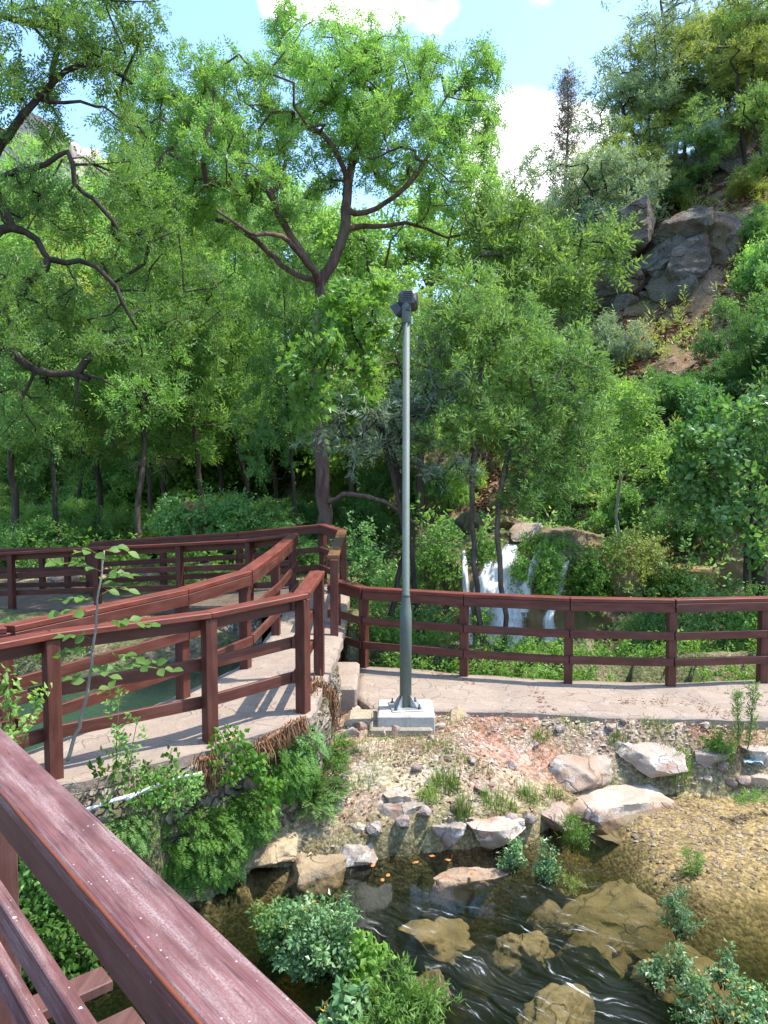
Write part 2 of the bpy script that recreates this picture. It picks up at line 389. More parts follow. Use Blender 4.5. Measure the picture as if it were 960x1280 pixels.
RIGHT_POLY = [V2(p) for p in rf] + [(p.x, p.y + .1) for p in reversed(rb)]
WZ = -.6      # creek level
PZ = -.12     # pond level
shore = [onz(px, py, WZ) for px, py in ((262, 1125), (320, 1085), (420, 1080), (500, 1068), (600, 1058), (665, 1050), (700, 1022), (745, 1000), (830, 992), (960, 1000), (1150, 1005), (1500, 1010))]
CREEK = [V2(p) for p in shore] + [(14, 6), (14, -8), (-6, -8), (-4.6, 3.4), (-2.35, 5.05)]
POND = [(p.x - .05, p.y) for p in FP[1:6]] + [(-1.9, 10.5), (-2.8, 10.2), (-4.6, 9.7), (-7, 9.2), (-12, 8.5), (-12, 2.5), (-5.6, 4.3)]
RAV = [(-.2, 10.5), (1.2, 10.25), (3.4, 9.9), (5, 10.0), (8.5, 10.4), (8.5, 11.9), (3.6, 12.0), (.4, 12.3), (-.2, 11.6)]

def sdpoly(x, y, poly):
    d = np.full(x.shape, 1e9); ins = np.zeros(x.shape, bool); n = len(poly)
    for i in range(n):
        ax, ay = poly[i]; bx, by = poly[(i + 1) % n]
        ex, ey = bx - ax, by - ay; L = ex * ex + ey * ey + 1e-12
        t = np.clip(((x - ax) * ex + (y - ay) * ey) / L, 0, 1)
        d = np.minimum(d, np.hypot(x - ax - t * ex, y - ay - t * ey))
        c = ((ay > y) != (by > y)) & (x < (bx - ax) * (y - ay) / ((by - ay) if by != ay else 1e-9) + ax)
        ins ^= c
    return np.where(ins, -d, d)

def HC(x, y, want_col=False):
    """ground height (and base colour) at arrays x, y"""
    x = np.asarray(x, float); y = np.asarray(y, float)
    P = np.stack([x, y, 0 * x], 1)
    nl = fbm(P * .35, 3, 1) - .5; nm = fbm(P * 1.6, 4, 5) - .5; nf = fbm(P * 7, 3, 9) - .5
    z = .12 + .35 * nl + .12 * nm + .05 * nf
    dist = np.hypot(x, y)
    # valley floor rises gently towards the back and the far left
    z = z + .16 * np.maximum(y - 24, 0) + .10 * np.maximum(-x - 14, 0)
    # hill on the right
    s = .87 * (x - 3.0) + .5 * (y - 13.4) - .25 * np.maximum(13.0 - y, 0) + 1.8 * nl
    s = np.where(y < 13, s - (13 - y) * .6, s)
    sp = np.maximum(s, 0)
    hill = .86 * sp - .6 * (1 - np.exp(-sp / .8)) + .55 * nm * sst(0, 3, sp) + .22 * nf * sst(0, 3, sp)
    hill = hill * (1 - sst(30, 45, y - .3 * np.maximum(x - 12, 0)))
    hill = np.minimum(hill, 24)
    z = z + np.maximum(hill, 0)
    # travertine ledge with the waterfall
    yl = 12.35 + .5 * (vnoise(P * 1.3, 3) - .5) + .12 * np.maximum(x - 2.6, 0)
    lh = 1.02 - .42 * sst(2.6, 3.6, x) - .2 * sst(4.5, 7, x) + .25 * nm
    lm = sst(.5, .8, x) * (1 - sst(8, 9.5, x)) * sst(0, .16, y - yl)
    z = np.where(lm > 0, np.maximum(z, (z * (1 - lm) + lh * lm)), z)
    # ravine behind the right railing
    dr = sdpoly(x, y, RAV); rm = 1 - sst(-.6, .35, dr)
    z = z * (1 - rm) + rm * (-.5 + .25 * nm + .06 * nf)
    # pond
    dp = sdpoly(x, y, POND); pm = 1 - sst(-.5, .25, dp)
    z = z * (1 - pm) + pm * (-.62 + .2 * nm)
    # bank between the path and the creek
    dc = sdpoly(x, y, CREEK); dq = np.minimum(sdpoly(x, y, RIGHT_POLY), sdpoly(x, y, LEFT_POLY) + .25)
    bank = (dc > 0) & (y < 9.2) & (x > -1.6) & (y < 8.9 - 0 * x)
    tt = np.clip(dc / (dc + np.maximum(dq, 0) + 1e-6), 0, 1)
    zb = WZ + (-.025 - WZ) * (tt ** .75) + (.16 * nm + .07 * nf) * np.minimum(1, 3 * tt * (1.2 - tt))
    dpl = np.hypot(x - .2, (y - 7.35)); zb = np.maximum(zb, -.055 + .03 * nf - .42 * np.maximum(dpl - .6, 0))
    z = np.where(bank, zb, z)
    # creek bed: flat shallow shelf on the right, holes in the middle
    inside = -dc
    sh = sst(.85, 2.5, x - .3 * (6.5 - y) + 1.1 * nm) * sst(5.25, 6.2, y + .15 * (x - 2) + .9 * nl + .6 * nm)
    hole = sst(.0, .32, inside) * (1.0 + 1.2 * nm)
    bed = WZ - .02 - np.clip(hole, 0.02, 1.5) * (1 - .62 * sst(1.5, 2.4, x)) * (1 - .97 * sh) + (.05 * nf + .05 * nm) * (1 - .9 * sh)
    bed = np.where(inside > 0, bed, 0)
    z = np.where(dc <= 0, bed, z)
    # under the paths
    dR = sdpoly(x, y, RIGHT_POLY); z = np.where(dR < .02, np.minimum(z, -.10), z); near = 1 - sst(.0, .5, dR); z = np.where((y > 8.6) & (dR >= .02) & (dR < .6) & (x > -.6), np.minimum(z, -.07 - .1 * (1 - near)), z)
    dL = sdpoly(x, y, LEFT_POLY); z = np.where((dL < .0), np.minimum(z, -.3), z)
    if not want_col: return z
    n4 = fbm(P * 2.6 + 31, 4, 21); n5 = fbm(P * 9 + 7, 3, 25); n6 = fbm(P * .9 + 3, 3, 33)
    def mixc(c, k, m): return c * (1 - m[:, None]) + np.array(k)[None, :] * m[:, None]
    c = np.tile(np.array([.10, .105, .045]), (len(x), 1))
    c = mixc(c, (.2, .155, .095), sst(.45, .65, n4) * .8)
    hm = sst(.3, 2.5, sp)
    c = mixc(c, (.195, .13, .085), hm)
    c = mixc(c, (.34, .22, .16), hm * sst(.5, .7, n5) * .7)
    c = mixc(c, (.2, .19, .07), hm * sst(.5, .62, n6))
    c = mixc(c, (.13, .1, .05), rm * .9); c = mixc(c, (.38, .3, .22), rm * sst(.52, .6, n4) * sst(2.5, 3.5, x))
    c = mixc(c, (.17, .11, .055), lm * .8)
    c = mixc(c, (.1, .11, .07), pm)
    bm = bank.astype(float)
    c = mixc(c, (.28, .2, .14), bm)
    c = mixc(c, (.36, .3, .185), bm * sst(.44, .6, n4) * .9)
    c = mixc(c, (.33, .165, .115), bm * sst(.5, .62, n6) * .9)
    c = mixc(c, (.4, .335, .27), bm * sst(.5, .66, n5) * .7)
    c = mixc(c, (.16, .14, .06), bm * sst(.35, .05, dc) * .8)
    cm = (dc <= 0).astype(float)
    c = mixc(c, (.07, .065, .03), cm)
    c = mixc(c, (.36, .27, .14), cm * sst(.46, .62, n4) * .7)
    c = mixc(c, (.06, .075, .03), cm * sst(.52, .66, n6) * .8)
    c = mixc(c, (.44, .325, .17), cm * sh * .95)
    c = mixc(c, (.28, .205, .11), cm * sh * sst(.46, .6, n6) * .7)
    return z, c
def H(x, y): return float(HC(np.array([x]), np.array([y]))[0])
def hit(px, py, y0=3.5, y1=60):
    r = ray(px, py); ys = np.concatenate([np.arange(y0, 16, .02), np.arange(16, y1, .1)]); t = ys / r.y
    zz = HC(r.x * t, ys); k = np.nonzero(CZ + r.z * t <= zz)[0]
    k = k[0] if len(k) else len(ys) - 1
    return Vector((r.x * t[k], ys[k], zz[k]))

# ------------------------------------------------------------------ ground
def axis(lo, f0, f1, hi, st):
    a = list(np.arange(f0, f1 + 1e-6, st)); s, v = st, f1
    while v < hi: s = min(s * 1.09, 12); v += s; a.append(v)
    s, v, b = st, f0, []
    while v > lo: s = min(s * 1.09, 12); v -= s; b.append(v)
    return np.array(b[::-1] + a)
gx = axis(-260, -4.2, 6.5, 260, .05); gy = axis(-60, 3.0, 13.6, 420, .05)
GX, GY = np.meshgrid(gx, gy); fx, fy = GX.ravel(), GY.ravel()
gz, gc = HC(fx, fy, True)
nx, ny = len(gx), len(gy); idx = np.arange(nx * ny).reshape(ny, nx)
F = np.stack([idx[:-1, :-1].ravel(), idx[:-1, 1:].ravel(), idx[1:, 1:].ravel(), idx[1:, :-1].ravel()], 1)
t = NT('ground_soil'); p = t.pos(); zc = t.n('ShaderNodeAttribute', _attribute_name='zc').outputs['Color']
n1 = t.noise(p, 30, 5, .7); n2 = t.noise(p, 5, 5, .65); n3 = t.noise(p, 110, 3, .7)
vo = t.n('ShaderNodeTexVoronoi', Scale=34.0); t.l(p, vo.inputs['Vector']); sc_ = t.n('ShaderNodeSeparateColor'); t.l(vo.outputs['Color'], sc_.inputs[0])
col = t.mix(1.0, zc, t.ramp(n1, .25, .75, .55, 1.4), 'MULTIPLY')
col = t.mix(1.0, col, t.ramp(n2, .25, .75, .75, 1.2), 'MULTIPLY')
col = t.mix(1.0, col, t.ramp(sc_.outputs[0], 0, 1, .7, 1.3), 'MULTIPLY')
hh = t.math('ADD', n1, t.math('MULTIPLY', vo.outputs['Distance'], -.8)); hh = t.math('ADD', hh, t.math('MULTIPLY', n3, .35))
M['ground'] = t.done(t.pbsdf(col, .95, .15, t.bump(hh, .7, .022)))
tag(link('ground', npmesh('ground', np.stack([fx, fy, gz], 1), F, smooth=True, vcol=gc), M['ground']), kind='structure')

# ------------------------------------------------------------------ paths
def path_mesh(name, poly3, bottom, mat, side=None, rough=.025):
    """closed polygon (x,y,z) top filled, with rough vertical sides"""
    pts = []
    n = len(poly3)
    for i in range(n):
        a, b = Vector(poly3[i]), Vector(poly3[(i + 1) % n]); k = max(1, int((b - a).length / .12))
        for j in range(k): pts.append(a.lerp(b, j / k))
    q = []
    for i, v in enumerate(pts):
        w = fbm(np.array([[v.x * 4, v.y * 4, 2]]), 3, 3)[0] - .5
        ta = (pts[(i + 1) % len(pts)] - pts[i - 1]); nn = Vector((ta.y, -ta.x, 0)).normalized()
        q.append(v + nn * w * rough * 2)
    return q
def ribbon(name, A, B, thick, mat, seg=.15, bumpy=.012):
    """walkway between two edge polylines, resampled by arc fraction"""
    def res(P, n):
        P = [Vector(p) for p in P]; L = [0]
        for a, b in zip(P, P[1:]): L.append(L[-1] + (b - a).length)
        out = []
        for i in range(n):
            s = L[-1] * i / (n - 1); k = max(j for j in range(len(P) - 1) if L[j] <= s + 1e-9)
            out.append(P[k].lerp(P[k + 1], (s - L[k]) / max(1e-9, L[k + 1] - L[k])))
        return out
    n = max(int(sum((Vector(b) - Vector(a)).length for a, b in zip(A, A[1:])) / seg), 4)
    a, b = res(A, n), res(B, n); m = 9
    Vt = []
    for i in range(n):
        for j in range(m + 1): Vt.append(a[i].lerp(b[i], j / m))
    Vt = np.array([tuple(v) for v in Vt])
    edge = np.tile(np.r_[1, np.zeros(m - 1), 1], n)
    Vt[:, 2] += (fbm(Vt * 2.5, 3, 4) - .5) * bumpy * 3 - edge * .012
    jx = (fbm(Vt * 5 + 9, 2, 8) - .5) * .07 * edge; jy = (fbm(Vt * 5 + 90, 2, 8) - .5) * .07 * edge
    Vt[:, 0] += jx; Vt[:, 1] += jy
    Bt = Vt.copy(); Bt[:, 2] -= thick
    N = len(Vt); F = []
    g = lambda i, j: i * (m + 1) + j
    for i in range(n - 1):
        for j in range(m):
            F.append((g(i, j), g(i + 1, j), g(i + 1, j + 1), g(i, j + 1)))
        F.append((g(i, 0), N + g(i, 0), N + g(i + 1, 0), g(i + 1, 0)))
        F.append((g(i, m), g(i + 1, m), N + g(i + 1, m), N + g(i, m)))
    for j in range(m):
        F.append((g(0, j), g(0, j + 1), N + g(0, j + 1), N + g(0, j)))
        F.append((g(n - 1, j), N + g(n - 1, j), N + g(n - 1, j + 1), g(n - 1, j + 1)))
    F = [f[::-1] for f in F]
    me = bpy.data.meshes.new(name); me.from_pydata([tuple(v) for v in np.vstack([Vt, Bt])], [], F); me.update()
    me.polygons.foreach_set('use_smooth', [k % 11 < 9 for k in range(len(F))])
    return tag(link(name, me, mat), kind='structure')
ln = [(a + .0, b, c) for a, b, c in left_near]
# outward push of creek side edge
push = lambda p, dx, dy: (p[0] + dx, p[1] + dy, p[2])
lnear = [push(p, .09, -.1) for p in left_near[:5]] + [push(left_near[5], .1, 0)] + left_near[6:]
lfar = [push(p, -.06, .08) for p in left_far]
# split into the part up to the corner and the part running left behind the pond
A1 = lnear[:11]; B1 = lfar[:6] + [(-1.2, 11.9, .53), (-1.2, 12.9, .53)]
ribbon('stone_path', A1, B1, .10, M['paving'])
A2 = [(-1.15, 12.95, .52)] + [push(p, 0, 0) for p in left_near[11:]]
B2 = [(-1.15, 10.9, .52)] + [push(p, 0, .02) for p in left_far[6:]]
M['dirt'] = stone_mat('dirt_path', (.15, .11, .08), (.22, .17, .125), (.12, .08, .05), .6, 7)
ribbon('dirt_path', A2, B2, .10, M['dirt'])
ribbon('stone_path', [(p.x, p.y, 0) for p in rf], [(rf[0].x - .02, 9.5, 0)] + [(p.x, p.y + .12, 0) for p in rb], .09, M['paving'])

# rubble wall that carries the left walkway
def wall_strip(name, line, top_off, bottom, mat, label, cat, thick=.5, side=1):
    P = [Vector(p) for p in line]; pts = []
    for a, b in zip(P, P[1:]):
        k = max(1, int((b - a).length / .06)); pts += [a.lerp(b, j / k) for j in range(k)]
    pts.append(P[-1]); n = len(pts); rows = 16
    Vv = []
    for i, v in enumerate(pts):
        ta = (pts[min(i + 1, n - 1)] - pts[max(i - 1, 0)]); nn = Vector((ta.y, -ta.x, 0)).normalized() * side
        for j in range(rows + 1):
            z = v.z + top_off + (bottom - v.z - top_off) * j / rows
            Vv.append((*(v + nn * (.02 + .10 * j / rows))[:2], z, nn.x, nn.y))
        Vv.append((*(v - nn * thick)[:2], bottom, nn.x, nn.y)); Vv.append((*(v - nn * thick)[:2], v.z + top_off, nn.x, nn.y))
    A = np.array(Vv); d = (fbm(A[:, :3] * np.array([7, 7, 10]), 3, 6) - .5) * .16 + (vnoise(A[:, :3] * 3, 2) - .5) * .08
    R = rows + 3; msk = np.tile(np.r_[.2, np.ones(rows), 0, 0], n)
    A[:, 0] += A[:, 3] * d * msk; A[:, 1] += A[:, 4] * d * msk
    F = []
    for i in range(n - 1):
        for j in range(R):
            F.append((i * R + j, i * R + (j + 1) % R, (i + 1) * R + (j + 1) % R, (i + 1) * R + j))
    me = npmesh(name, A[:, :3], np.array(F), smooth=True)
    o = link(name, me, mat); tag(o, label, cat); return o
wall_strip('stone_wall', lnear[:7] + [(-.5, 7.95, .5)], -.09, -1.3, M['wall'], 'mossy rubble stone wall holding up the left walkway above the creek', 'wall')
wall_strip('stone_wall', [push(p, .03, -.03) for p in lfar[:6]] + [(-1.2, 11.9, .5)], -.11, -1.0, M['wall'], 'rubble stone wall of the walkway on its pond side', 'wall', .4, -1)
wall_strip('stone_wall', [push(p, 0, .05) for p in left_far[5:]], -.11, -.9, M['wall'], 'low stone wall under the walkway behind the pond', 'wall', .5, 1)

# ------------------------------------------------------------------ railings
def board(mbname, mat, parent, p0, p1, dprev, dnext, lat, w, z0, z1, ch=.006, gap=.0015):
    """chamfered board from p0 to p1 (base points); lat = lateral centre offset, mitred at both ends"""
    d = (p1 - p0); d.z = 0; L = d.length; d.normalize(); n = Vector((-d.y, d.x, 0))
    def mit(dd):
        if dd is None: return 0.0
        a = math.atan2(d.x * dd.y - d.y * dd.x, d.dot(dd)); return math.tan(a / 2)
    m0, m1 = mit(dprev), mit(dnext)
    hw, hz = w / 2, (z1 - z0) / 2
    sec = [(-hw + ch, -hz), (hw - ch, -hz), (hw, -hz + ch), (hw, hz - ch), (hw - ch, hz), (-hw + ch, hz), (-hw, hz - ch), (-hw, -hz + ch)]
    vs, fs, us = [], [], []
    N = max(2, int(L / .5) + 1)
    for i in range(N):
        f = i / (N - 1)
        for a, b in sec:
            l = lat + a
            s0 = (m0 * l) + gap; s1 = L - m1 * l - gap   # mitre shear at both ends
            s = s0 + (s1 - s0) * f
            q = p0 + d * s + n * l; q.z = p0.z + (p1.z - p0.z) * (s / L) + (z0 + z1) / 2 + b
            vs.append(q)
    per = [0]
    for k in range(8): per.append(per[-1] + math.hypot(sec[(k + 1) % 8][0] - sec[k][0], sec[(k + 1) % 8][1] - sec[k][1]))
    for i in range(N - 1):
        for k in range(8):
            fs.append((i * 8 + k, i * 8 + (k + 1) % 8, i * 8 + 8 + (k + 1) % 8, i * 8 + 8 + k))
            u0, u1 = L * i / (N - 1), L * (i + 1) / (N - 1)
            us.append([(u0, per[k]), (u0, per[k + 1]), (u1, per[k + 1]), (u1, per[k])])
    fs.append(tuple(range(7, -1, -1))); us.append([(sec[k][0] * .2, sec[k][1]) for k in range(7, -1, -1)])
    fs.append(tuple((N - 1) * 8 + k for k in range(8))); us.append([(sec[k][0] * .2, sec[k][1]) for k in range(8)])
    fs = [f[::-1] for f in fs]; us = [u[::-1] for u in us]
    mb = MB(); mb.add(vs, fs, us)
    return mb.build(mbname, mat, parent)

def railing(label, pts, side, posts=None, top=1.0, capw=.14, capt=.045, fas=.10, rails=(.585, .29), rh=.09, pw=.095, mats=None, group='red brown wooden railings', capmats=None, down=.12, rt=.035):
    """pts: base points (x,y,z); side +1/-1: lateral side (left of travel = +1) carrying the boards"""
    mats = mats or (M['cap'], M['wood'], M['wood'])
    root = thing('wooden_railing', label, 'railing', pts[0], group)
    P = [Vector(p) - Vector(pts[0]) for p in pts]
    n = len(P)
    D = []
    for a, b in zip(P, P[1:]):
        d = b - a; d.z = 0; D.append(d.normalized())
    for i in range(n - 1):
        dp = D[i - 1] if i else None; dn = D[i + 1] if i < n - 2 else None
        cm = (capmats or {}).get(i, mats[0])
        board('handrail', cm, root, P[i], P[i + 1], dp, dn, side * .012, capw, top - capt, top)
        lat = side * (pw / 2 + rt / 2 + .002)
        board('fascia_board', mats[1], root, P[i], P[i + 1], dp, dn, lat, rt, top - capt - fas - .002, top - capt - .002, .004)
        for h in rails:
            board('rail', mats[1], root, P[i], P[i + 1], dp, dn, lat, rt, h - rh / 2, h + rh / 2, .004)
    for i in (range(n) if posts is None else posts):
        if isinstance(i, float):
            k = int(i); q = P[k].lerp(P[k + 1], i - k); d = D[k]
        else:
            q = P[i]; d = (D[max(i - 1, 0)] + D[min(i, n - 2)]).normalized()
        R = Matrix(((d.x, -d.y, 0), (d.y, d.x, 0), (0, 0, 1)))
        mb = MB(); h = top - capt - .003 + down
        mb.box((q.x, q.y, q.z + h / 2 - down), (pw, pw, h), R, .006)
        po = mb.build('post', mats[2], root)
        mb = MB(); nn_ = Vector((-d.y, d.x, 0)) * side
        for hz in [*(h_ for h_ in rails), top - capt - fas / 2]:
            for dz in (-.018, .018):
                c_ = Vector((q.x, q.y, q.z + hz + dz)) + nn_ * (pw / 2 + rt + .0025) + d * .012 * (1 if dz > 0 else -1)
                mb.tube([c_, c_ + nn_ * .003], .0055, 6)
        mb.build('screws', M['bolt'], po)
    return root
railing('red brown wooden railing on the creek side of the left walkway, beside the ferns', NP, 1, [1, 2, 3, 4, 5], down=.5)
railing('red brown wooden railing with broad red fascia beside the green pond', FP, -1, [1, 2, 3, 4, 5], down=.4)
railing('long horizontal wooden railing running left behind the pond', [FP[5] + Vector((0, .16, 0))] + FL, -1, [1, 2, 3, 4, 5])
rr = railing('rearmost wooden railing turning the corner of the walkway with a mossy end cap', CORN + BK, 1, None, capmats={0: M['mosscap']})
railing('straight wooden railing along the right path in front of the waterfall', RP, -1, None, rails=(.585, .285), down=.3)
LB = [at(112, 760, 14.6), at(54, 760, 14.8), at(-30, 760, 15.1), at(-120, 760, 15.4)]
for q, zz in zip(LB, (-.05, -.1, -.15, -.2)): q.z = zz
LB.insert(1, LB[0].lerp(LB[1], .45))
railing('low wooden railing half hidden behind the far left railing', LB, 1, None)

# foreground railing and deck
D_CAP = .85
zc_ = CZ - D_CAP
r0, r1 = onz(0, 907, zc_), onz(402, 1280, zc_); l0, l1 = onz(0, 982, zc_), onz(245, 1280, zc_)
fd = (r1 - r0).normalized(); fn = Vector((-fd.y, fd.x, 0))      # fn points away from the viewer
offr = r0.dot(fn); offl = (l0.dot(fn) + l1.dot(fn)) / 2
fw = offr - offl; mid = (offr + offl) / 2
sr = [r0.dot(fd), r1.dot(fd)]
DZ = zc_ - .95
def fp(s, o, z): return Vector((fd.x * s + fn.x * o, fd.y * s + fn.y * o, z))
s0, s1 = sr[0] - 1.3, sr[1] + 1.2
root = thing('wooden_railing', 'worn purple brown wooden railing in the near foreground, lower left', 'railing', fp(s0, mid, DZ), 'red brown wooden railings')
o0 = root.location.copy()
a, b = fp(s0, mid, DZ) - o0, fp(s1, mid, DZ) - o0
board('handrail', M['fgcap'], root, a, b, None, None, 0, fw, .905, .95, .007)
# bare orange worn arris along the handrail's inner edge
mb = MB(); e0, e1 = a + fn * (-fw / 2 + .0005), b + fn * (-fw / 2 + .0005)
pts = [e0.lerp(e1, k / 60) + Vector((0, 0, .9440)) for k in range(61)]
mb.tube(pts, [.0042 + .0018 * math.sin(k * 1.7) * math.sin(k * .61) for k in range(61)], 8); o_ = mb.build('worn_edge', M['fgedge'], root, True)
o_['label'] = 'bare orange wood where the paint has worn off the handrail edge'
lat = -fw / 2 + .042
board('fascia_board', M['fgwood'], root, a, b, None, None, lat, .035, .785, .902, .004)
for h in (.53, .33): board('rail', M['fgcap'], root, a, b, None, None, lat, .035, h - .045, h + .045, .004)
for s in (sr[0] - 1.12, sr[0] + .10, sr[1] + .55):
    mb = MB(); d = fd; R = Matrix(((d.x, -d.y, 0), (d.y, d.x, 0), (0, 0, 1)))
    q = fp(s, mid + .028, DZ) - o0; mb.box((q.x, q.y, .35), (.09, .09, 1.10), R, .006); mb.build('post', M['fgwood'], root)
deck = thing('wooden_deck', 'wooden viewing deck of weathered purple brown boards under the foreground railing', 'deck', fp(s0, 0, DZ))
o1 = deck.location.copy(); w_ = .105; s = s0
bs_ = [onz(104, 1243, DZ).dot(fd), onz(140, 1270, DZ).dot(fd)]
while s < s1:
    e = mid + .05 + .02 * rnd.random(); s_c = s
    for q in bs_:
        if abs(q - s) <= .0675: e = mid + .38
    mb = MB(); R = Matrix(((fd.x, -fd.y, 0), (fd.y, fd.x, 0), (0, 0, 1)))
    cc = fp(s_c, (e - 1.6) / 2, DZ - .02) - o1; cc.z = -.02
    mb.box(cc, (w_, e + 1.6, .038), R, .004); mb.build('deck_board', M['fgwood'], deck); s += w_ + .03
for o_ in (-1.0, mid - .1):
    mb = MB(); cc = (fp(s0, o_, DZ) + fp(s1, o_, DZ)) / 2 - o1; cc.z = -.12
    mb.box(cc, (s1 - s0, .07, .15), Matrix(((fd.x, -fd.y, 0), (fd.y, fd.x, 0), (0, 0, 1))), .004); mb.build('joist', M['fgwood'], deck)
for s in (s0 + .3, sr[0] + .3, s1 - .3):
    for o_ in (-1.0, mid - .1):
        mb = MB(); cc = fp(s, o_, DZ) - o1; mb.box((cc.x, cc.y, -.195 - .85), (.12, .12, 1.7), None, .004); mb.build('support_post', M['fgwood'], deck)

# ------------------------------------------------------------------ street lamp on its plinth
PB = onz(507, 884, .13)
PX, PY, PTZ = PB.x, PB.y + .0, .13
pl = thing('concrete_plinth', 'whitish concrete plinth under the lamp post with a stepped foot', 'plinth', (PX, PY, -.3))
mb = MB(); mb.box((0.0, .0, .30), (.55, .52, .26), None, .016); mb.build('plinth_block', M['concw'], pl)
mb = MB(); mb.box((-.05, -.05, .22), (.60, .50, .20), None, .02); mb.build('plinth_foot', M['conc'], pl)
mb = MB(); mb.box((-.42, .14, .24), (.30, .36, .14), None, .02); mb.build('side_slab', M['conc'], pl)
top = at(503, 372, PY); LH = top.z - PTZ
lp = thing('street_lamp', 'slim grey green steel lamp post with two floodlights at its top', 'street lamp', (PX, PY, PTZ))
mb = MB(); zj = at(505, 765, PY).z - PTZ
mb.lathe([(.058, .012), (.058, zj), (.056, zj + .005), (.040, zj + .15), (.0385, zj + .16)], 28); mb.build('lower_pole', M['galv'], lp, True)
mb = MB(); mb.lathe([(.042, zj + .155), (.042, zj + .175), (.036, zj + .18), (.034, LH - .18)], 24); mb.build('upper_pole', M['galv'], lp, True)
mb = MB(); mb.lathe([(.044, LH - .24), (.047, LH - .235), (.047, LH - .10), (.05, LH - .06), (.03, LH - .03)], 20); mb.build('collar', M['galv'], lp, True)
Rz = Matrix.Rotation(math.radians(8), 3, 'Z')
mb = MB(); mb.box((0, 0, .007), (.31, .31, .014), Rz, .003); bp_ = mb.build('base_plate', M['galvb'], lp)
for sx in (-1, 1):
    for sy in (-1, 1):
        mb = MB(); q = Rz @ Vector((sx * .115, sy * .115, 0)); mb.lathe([(.016, .0145), (.016, .03), (.008, .031), (.008, .06)], 8, q); mb.build('bolt', M['bolt'], bp_)
for k in range(4):
    mb = MB(); a_ = math.radians(8 + 45 + 90 * k); d = Vector((math.cos(a_), math.sin(a_), 0)); n_ = Vector((-d.y, d.x, 0)) * .004
    tri = [d * .055 + Vector((0, 0, .015)), d * .145 + Vector((0, 0, .015)), d * .056 + Vector((0, 0, .13))]
    mb.add([p - n_ for p in tri] + [p + n_ for p in tri], [(0, 2, 1), (3, 4, 5), (0, 1, 4, 3), (1, 2, 5, 4), (2, 0, 3, 5)]); mb.build('gusset', M['galvb'], lp)
def flood(yaw, tilt, off, sc=1.0):
    R = Matrix.Rotation(yaw, 3, 'Z') @ Matrix.Rotation(tilt, 3, 'X')
    def P(v): return R @ (Vector(v) * sc) + Vector(off)
    mb = MB()
    # tapered housing: front (+y) wide lens rim, back narrower with rounded shoulders
    rings = []
    for y, w, h0, h1 in ((-.075, .062, -.05, .05), (-.06, .088, -.085, .078), (.0, .10, -.105, .092), (.05, .104, -.11, .098), (.062, .104, -.11, .098)):
        c = .03
        rings.append([(-w + c, y, h0), (w - c, y, h0), (w, y, h0 + c), (w, y, h1 - c), (w - c, y, h1), (-w + c, y, h1), (-w, y, h1 - c), (-w, y, h0 + c)])
    vs = [P(v) for r in rings for v in r]; fs = []
    for i in range(len(rings) - 1):
        for k in range(8): fs.append((i * 8 + k, i * 8 + 8 + k, i * 8 + 8 + (k + 1) % 8, i * 8 + (k + 1) % 8))
    fs.append(tuple(range(8))); fs.append(tuple(32 + k for k in range(7, -1, -1)))
    mb.add(vs, fs); hd = mb.build('floodlight', M['lamp'], lp)
    mb = MB(); mb.add([P(v) for v in ((-.09, .0645, -.095), (.09, .0645, -.095), (.09, .0645, .083), (-.09, .0645, .083), (-.09, .068, -.095), (.09, .068, -.095), (.09, .068, .083), (-.09, .068, .083))],
        [(0, 1, 2, 3), (4, 7, 6, 5), (0, 4, 5, 1), (1, 5, 6, 2), (2, 6, 7, 3), (3, 7, 4, 0)]); mb.build('lens', M['glass'], hd)
    mb = MB()
    for k in range(5):
        zz = -.045 + k * .022; cs = [P(v) for v in ((-.05, -.083, zz), (.05, -.083, zz), (.05, -.0752, zz), (-.05, -.0752, zz), (-.05, -.083, zz + .006), (.05, -.083, zz + .006), (.05, -.0752, zz + .006), (-.05, -.0752, zz + .006))]
        mb.add(cs, [(0, 3, 2, 1), (4, 5, 6, 7), (0, 1, 5, 4), (1, 2, 6, 5), (2, 3, 7, 6), (3, 0, 4, 7)])
    mb.build('cooling_fins', M['lamp'], hd)
    mb = MB(); mb.box(P((0, -.02, -.125)), (.04, .04, .06), R, .004); mb.build('bracket', M['lamp'], hd)
flood(math.radians(-4), math.radians(-22), (.018, .03, LH - .01), .9)
flood(math.radians(62), math.radians(-35), (-.07, .05, LH - .10), .66)

# stone step between the two paths
def rock_mesh(name, sx, sy, sz, seed, sub=4, amp=.35, cuts=7, rough=.06, flat=.0):
    import bmesh
    bm = bmesh.new(); bmesh.ops.create_icosphere(bm, subdivisions=sub, radius=1)
    me = bpy.data.meshes.new(name); bm.to_mesh(me); bm.free()
    n = len(me.vertices); co = np.empty(n * 3, np.float32); me.vertices.foreach_get('co', co); co = co.reshape(-1, 3).astype(float)
    g = np.random.default_rng(seed)
    co *= (1 + amp * (fbm(co * 1.1 + seed * 7.7, 3, seed) - .5) * 2)[:, None]
    for k in range(cuts):
        d = g.normal(size=3); d /= np.linalg.norm(d); lim = g.uniform(.42, .8)
        ex = co @ d - lim; co -= np.where(ex > 0, ex * .97, 0)[:, None] * d[None, :]
    if flat > 0:
        ex = co[:, 2] - flat; co[:, 2] -= np.where(ex > 0, ex * .9, 0)
    nrm = co / (np.linalg.norm(co, axis=1)[:, None] + 1e-9)
    co += nrm * ((fbm(co * 4.5 + seed, 4, seed + 3) - .5) * rough * 2)[:, None]
    co *= np.array([sx, sy, sz])
    me.vertices.foreach_set('co', co.astype(np.float32).ravel()); me.polygons.foreach_set('use_smooth', [True] * len(me.polygons)); me.update(); me.set_sharp_from_angle(angle=math.radians(28))
    return me
